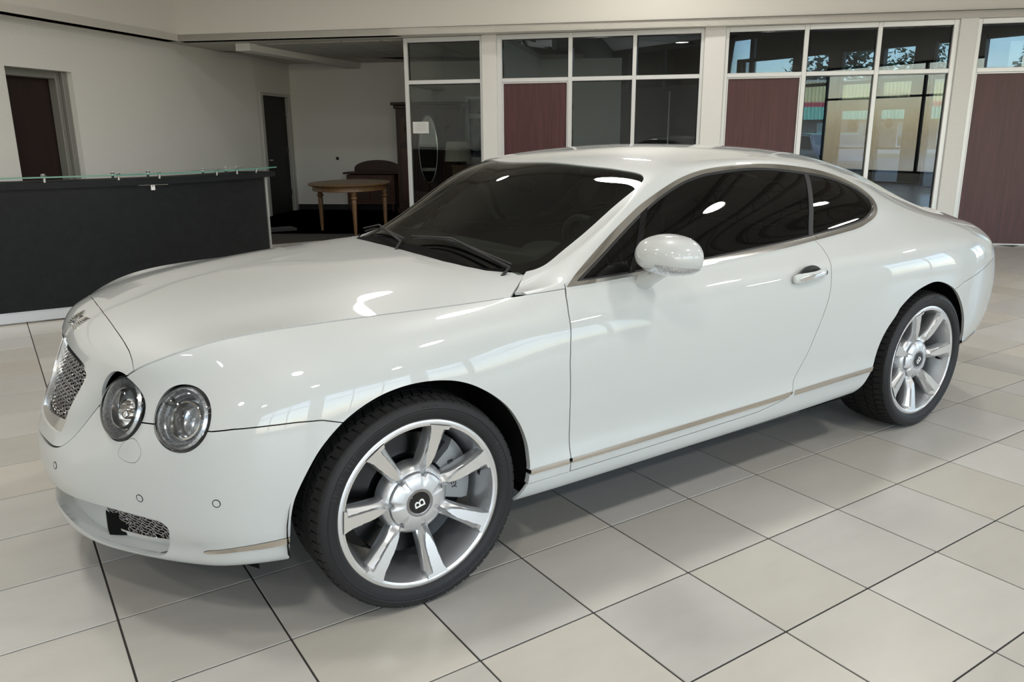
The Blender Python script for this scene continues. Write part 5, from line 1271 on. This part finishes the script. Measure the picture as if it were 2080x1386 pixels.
for k in range(2):
    dr = fb((1.20 + .45 * k, -.475, .20), (1.62 + .45 * k, -.458, .56), 'door', mah_t, sbd); fb((1.24 + .45 * k, -.483, .24), (1.58 + .45 * k, -.474, .52), 'door_panel', mah, dr)
    dw_ = fb((1.20 + .45 * k, -.475, .59), (1.62 + .45 * k, -.458, .69), 'drawer', mah_t, sbd); lathe('knob', [(0, 0), (.014, .004), (.008, .02), (0, .02)], M_['satin'], dw_, 12, 'Z', FB @ Vector((1.41 + .45 * k, -.48, .64)))
for s_ in (1.21, 2.05):
    for n_ in (-.42, -.08): lathe('leg', [(.02, 0), (.03, .06), (.022, .15), (0, .15)], mah, sbd, 12, 'Z', FB @ Vector((s_, n_, 0)))
arm = empty('armoire', FB @ Vector((2.81, -.3, 0))); tag(arm, 'tall mahogany armoire with carved arched door panels behind the glass', 'armoire')
fb((2.21, -.58, .08), (3.40, -.01, 1.90), 'carcass', mah_t, arm)
fb((2.18, -.61, 0), (3.43, -.0, .09), 'plinth', mah, arm, .01)
fb((2.18, -.62, 1.89), (3.43, -.005, 1.95), 'cornice', mah, arm, .01); fb((2.14, -.68, 1.95), (3.47, -.005, 2.0), 'cornice', mah, arm, .01)
for k in range(3):
    a, b = 2.235 + .385 * k, 2.60 + .385 * k
    dr = fb((a, -.60, .12), (b, -.578, 1.87), 'door', mah, arm)
    mid = (a + b) / 2
    arch = [(a + .06, 1.30), (b - .06, 1.30), (b - .06, 1.66)] + [(mid + (b - a - .12) / 2 * math.cos(t), 1.66 + .09 * math.sin(t)) for t in np.linspace(0, PI, 12)][1:-1] + [(a + .06, 1.66)]
    prism('carved_panel', arch, -.612, -.598, mah_t, dr, FB, None, .005)
    lathe('carved_rose', [(0, 0), (.05, .004), (.03, .012), (0, .016)], mah, dr, 14, 'Z', (0, 0, 0)).matrix_basis = FB @ Matrix.Translation((mid, -.612, 1.53)) @ Matrix.Rotation(PI / 2, 4, 'X')
    fb((a + .06, -.612, .25), (b - .06, -.598, 1.20), 'lower_panel', mah_t, dr)
# oval mirror on a stand
ovm = empty('standing_mirror', FB @ Vector((2.97, -1.3, 0))); tag(ovm, 'tall oval mirror with a thin pale rim standing in front of the armoire', 'mirror')
OC = FB @ Vector((2.97, -1.3, 1.18))
def ovp(t, k=1.0): return OC + Vector((FB[0][0], FB[1][0], 0)) * (.163 * k * math.cos(t)) + Vector((0, 0, .58 * k * math.sin(t)))
tube('mirror_rim', [ovp(t) for t in np.linspace(0, 2 * PI, 64, endpoint=False)], .0085, M_['chrome'], ovm, 8, True)
nb = Vector((FB[0][1], FB[1][1], 0)) * -.004
bm = bmesh.new(); bm.faces.new([bm.verts.new(ovp(t, .99)) for t in np.linspace(0, 2 * PI, 64, endpoint=False)]); bmesh.ops.solidify(bm, geom=bm.faces[:], thickness=.006); obj_bm('mirror_plate', bm, mat('mirror_plate', (.42, .43, .43), .02, 1.0), ovm)
tube('stand', [OC + Vector((0, 0, -.58)), OC + Vector((0, 0, -1.16))], .014, mah, ovm, 10)
lathe('stand_base', [(0, .0), (.18, .0), (.17, .02), (.03, .035), (0, .035)], mah, ovm, 24, 'Z', (OC.x, OC.y, 0))
# dresser and lamp
drs = empty('dresser', FB @ Vector((3.80, -1.6, 0))); tag(drs, 'brown wooden dresser under the table lamp behind the partition glass', 'dresser')
fb((3.50, -1.85, .05), (4.12, -1.40, .90), 'carcass', oak, drs); fb((3.48, -1.87, .90), (4.14, -1.38, .93), 'top_board', oak_t, drs, .006)
for k in range(3):
    d_ = fb((3.53, -1.865, .12 + .26 * k), (4.09, -1.848, .35 + .26 * k), 'drawer', oak_t, drs); fb((3.76, -1.88, .22 + .26 * k), (3.86, -1.863, .24 + .26 * k), 'drawer_pull', M_['satin'], d_)
lp = FB @ Vector((3.56, -1.62, 0)); lam = empty('table_lamp', lp + Vector((0, 0, .93))); tag(lam, 'table lamp with a pale tapered shade standing on the brown dresser', 'lamp')
lathe('lamp_base', [(0, .93), (.08, .93), (.07, .945), (.02, .955), (0, .96)], M_['dark_chrome'], lam, 24, 'Z', (lp.x, lp.y, 0)); lathe('lamp_body', [(.015, .95), (.05, .97), (.02, 1.02), (.01, 1.05), (.006, 1.20)], mah, lam, 20, 'Z', (lp.x, lp.y, 0))
lathe('lamp_shade', [(.232, .985), (.200, 1.30), (.198, 1.31), (.194, 1.30), (.226, .985)], noisy(mat('linen_shade', (.52, .50, .45), .9), (.5, .48, .43), (.56, .54, .49), 60, 2), lam, 40, 'Z', (lp.x, lp.y, 0), True)
# notice taped to the partition glass
nt_ = empty('paper_notice', FP @ Vector((-2.36, .045, 1.45))); tag(nt_, 'white sheet of paper taped inside the left glass pane of the partition', 'notice')
box('sheet', (-2.478, .046, 1.447), (-2.240, .050, 1.608), mat('paper', (.70, .70, .69), .8), nt_, 0, FP)
for k in range(7):
    w_k = .05 if k == 0 else .085 - .02 * (k % 3 == 2)
    box('printed_line', (-2.36 - w_k, .0445, 1.585 - .017 * k), (-2.36 + w_k, .0458, 1.588 - .017 * k), mat('grey_ink', (.35, .35, .36), .8) if k == 0 else bpy.data.materials['grey_ink'], nt_, 0, FP)
th = box('wall_dial', (.83, -.03, .965), (.885, -.002, 1.02), M_['gloss_black'], None, .01, FB); tag(th, 'small black round dial on the alcove back wall', 'wall control')

# ------------------------------------------------------------------ outside: street, building, trees
grd = noisy(mat('asphalt', (.13, .128, .122), .95), (.115, .113, .108), (.15, .147, .14), 2.5, 5)
g_o = struct(box('ground', (XE + .16, -120, -.25), (220, 160, -.02), grd))
FS = frame((51.9, 36.1), (.836, -.549))
conc = noisy(mat('pale_concrete', (.42, .41, .39), .9), (.40, .39, .37), (.46, .45, .43), 3, 4)
struct(multi('sidewalk', [((-30, -9, -.02), (34, -2.0, .10))], conc, None, FS)); struct(multi('kerb_lawn', [((-30, -14.5, -.02), (34, -13.2, .05))], noisy(mat('dry_grass', (.20, .19, .10), .95), (.16, .17, .07), (.30, .27, .17), 8, 4), None, FS))
sb = empty('street_building', FS @ Vector((2, 0, 0))); tag(sb, 'long brick building across the street with a yellow red and teal ribbed canopy', 'building')
brick_m = mat('grey_brick', (.20, .17, .15), .9)
def _brick(m):
    nt = m.node_tree; b = nt.nodes['Principled BSDF']; tc = nn(nt, 'ShaderNodeTexCoord'); br = nn(nt, 'ShaderNodeTexBrick')
    br.inputs['Color1'].default_value = (.21, .175, .15, 1); br.inputs['Color2'].default_value = (.17, .145, .13, 1); br.inputs['Mortar'].default_value = (.30, .28, .26, 1); br.inputs['Scale'].default_value = 4
    mp = nn(nt, 'ShaderNodeMapping'); mp.inputs['Rotation'].default_value = (PI / 2, 0, 0); nt.links.new(tc.outputs['Object'], mp.inputs[0]); nt.links.new(mp.outputs[0], br.inputs['Vector']); nt.links.new(br.outputs['Color'], b.inputs['Base Color'])
_brick(brick_m)
multi('brick_wall', [((-22, 0, 0), (30, 6, 3.2))], brick_m, sb, FS)
ribw = .27; cols_ = (('canopy_yellow', (.74, .66, .34), 3.50, 4.95, -1.00), ('canopy_red', (.55, .06, .10), 3.18, 3.50, -1.12), ('canopy_teal', (.24, .60, .46), 2.28, 3.18, -1.12))
for nm, c, z0, z1, n0 in cols_:
    mm = mat(nm, c, .6); multi('canopy_panel', [((-22, n0, z0), (30, .2, z1))], mm, sb, FS)
    tag(multi('canopy_ribs', [((-22 + ribw * k, n0 - .10, z0), (-22 + ribw * k + .10, n0, z1)) for k in range(int(52 / ribw))], mm, sb, FS), kind='stuff')
multi('canopy_cap', [((-22, -1.05, 4.95), (30, .3, 5.08))], mat('canopy_cap', (.45, .44, .40), .7), sb, FS)
multi('roof', [((-22, .2, 4.4), (30, 6, 4.6))], conc, sb, FS)
wg = mat('dark_shop_glass', (.05, .07, .08), .08); wf_ = mat('white_window_frame', (.7, .7, .7), .5); bl_ = mat('pale_blind', (.35, .45, .43), .7)
for k in range(-6, 9):
    s0 = k * 3.05 + .55
    f_ = multi('window', [((s0, -.06, .25), (s0 + 1.55, .02, 2.05))], wf_, sb, FS); multi('pane', [((s0 + .08, -.075, .33), (s0 + 1.47, -.055, 1.97))], wg, f_, FS); multi('blind', [((s0 + .1, -.085, 1.0 + .25 * (k % 2)), (s0 + 1.45, -.074, 1.97))], bl_, f_, FS)
ad = text_mesh('7220 RAILWAY STREET SE', .40, .02); ad.materials.append(mat('dark_letters', (.03, .03, .04), .6))
ao = bpy.data.objects.new('address_letters', ad); ao.matrix_basis = FS @ Matrix.Translation((5.75, -1.125, 3.93)) @ Matrix.Rotation(PI / 2, 4, 'X') @ Matrix.Diagonal((.62, 1, 1, 1)); link(ao, sb)
leaf_m = [noisy(mat('leaf_green_%s' % n, c, .9), c, tuple(q * 1.8 for q in c), 1.2, 4) for n, c in (('dark', (.012, .024, .012)), ('mid', (.020, .036, .014)), ('light', (.035, .055, .022)))]
bark = mat('bark', (.06, .045, .035), .95)
def tree(p, h, w, kind, label, m):
    t = empty('street_tree' if kind == 'round' else 'conifer_tree', p); tag(t, label, 'tree', 'trees beyond the storefront')
    tube('trunk', [p, p + Vector((0, 0, h * .5)), p + Vector((.1, 0, h * .85))], [.02 * h + .05, .015 * h + .03, .03], bark, t, 8)
    bm = bmesh.new(); r = random.Random(int(p.x * 7 + p.y * 13))
    for k in range(900):
        if kind == 'round':
            a, b = r.uniform(0, 2 * PI), r.uniform(-.95, 1); rr = (r.random() ** .45) * (1 + .25 * math.sin(3 * a + b * 4)); c = Vector((w / 2 * rr * math.cos(a) * math.sqrt(max(0, 1 - b * b)), w / 2 * rr * math.sin(a) * math.sqrt(max(0, 1 - b * b)), h * .62 + h * .40 * rr * b))
        else:
            q = r.random() ** .7; a = r.uniform(0, 2 * PI); rad = w / 2 * (1 - q) * (.55 + .45 * r.random()) * (1 + .3 * math.sin(q * 40)); c = Vector((rad * math.cos(a), rad * math.sin(a), h * (.12 + .88 * q)))
        s = w * r.uniform(.03, .075); u = Vector((r.gauss(0, 1), r.gauss(0, 1), r.gauss(0, .6))).normalized(); v = u.orthogonal().normalized()
        bm.faces.new([bm.verts.new(p + c + u * s * x + v * s * y * .6) for x, y in ((-1, 0), (0, -1), (1, 0), (0, 1))])
    me = bpy.data.meshes.new('crown'); bm.to_mesh(me); bm.free(); me.materials.append(m); link(bpy.data.objects.new('crown', me), t); t.children[0] if False else None
def at_px(px, dist):
    d = fw + rt * (px - 1040) / 1603.67; d = Vector((d[0], d[1], 0)); d.normalize(); return Vector((-.98, -2.92, 0)) + d * dist
for px, dist, h, w, kind, label, m in ((1655, 84, 9.6, 8, 'round', 'broad dark tree above the yellow canopy, at the left of the storefront glass', 0), (1752, 90, 8.7, 5, 'round', 'round tree above the canopy, over the left door leaf', 1),
        (1806, 88, 9.6, 5.2, 'round', 'round tree above the canopy, over the right door leaf', 1), (1850, 92, 9.0, 4, 'round', 'narrow tree beside the thick storefront post', 2), (1896, 86, 10.0, 5, 'cone', 'pointed conifer at the right of the storefront glass', 1), (2012, 80, 9.6, 6, 'cone', 'pointed conifer in the upper right pane', 0),
        (2066, 84, 8.0, 4, 'round', 'small tree at the right edge of the upper right pane', 2), (1588, 90, 9.0, 4, 'round', 'small round tree in the clerestory pane above the burgundy panel', 2),
        (1060, 30, 7.5, 7, 'round', 'leafy tree outside the clerestory, far left pane', 1), (1110, 34, 7.0, 5, 'round', 'leafy tree outside the clerestory, beside the first mullion', 0), (1170, 42, 7.6, 4, 'round', 'dark tree outside the clerestory, right of the first mullion', 0), (955, 24, 4.6, 4.5, 'round', 'bright leafy tree outside the alcove window', 2), (975, 27, 4.0, 3.5, 'round', 'second leafy tree outside the alcove window', 1)):
    tree(at_px(px, dist), h, w, kind, label, leaf_m[m])
pk = at_px(1648, 27); pc_ = empty('parked_car', pk); tag(pc_, 'pale grey car parked outside beyond the storefront', 'car')
PM = Matrix.Translation(pk) @ Matrix.Rotation(.9, 4, 'Z'); pm_ = mat('grey_car_paint', (.30, .31, .33), .3, coat=1)
prism('body', [(-2.1, .25), (-2.15, .6), (-1.2, .85), (-.7, 1.35), (.7, 1.38), (1.5, .95), (2.15, .85), (2.15, .3)], -.8, .8, pm_, pc_, PM, 40, .05)
prism('side_window', [(-.95, .9), (-.62, 1.28), (.62, 1.3), (1.2, .93)], -.815, .815, M_['gloss_black'], pc_, PM)
prism('windscreen', [(-1.14, .9), (-.74, 1.33), (-.70, 1.31), (-1.08, .88)], -.70, .70, mat('parked_windscreen', (.15, .2, .24), .05), pc_, PM)
for sx in (-1.3, 1.35):
    for sy in (-.75, .75): lathe('wheel', [(0, sy - .1), (.3, sy - .1), (.31, sy), (.3, sy + .1), (0, sy + .1)], M_['rubber'], pc_, 20, 'Y').matrix_basis = PM @ Matrix.Translation((sx, 0, .31))
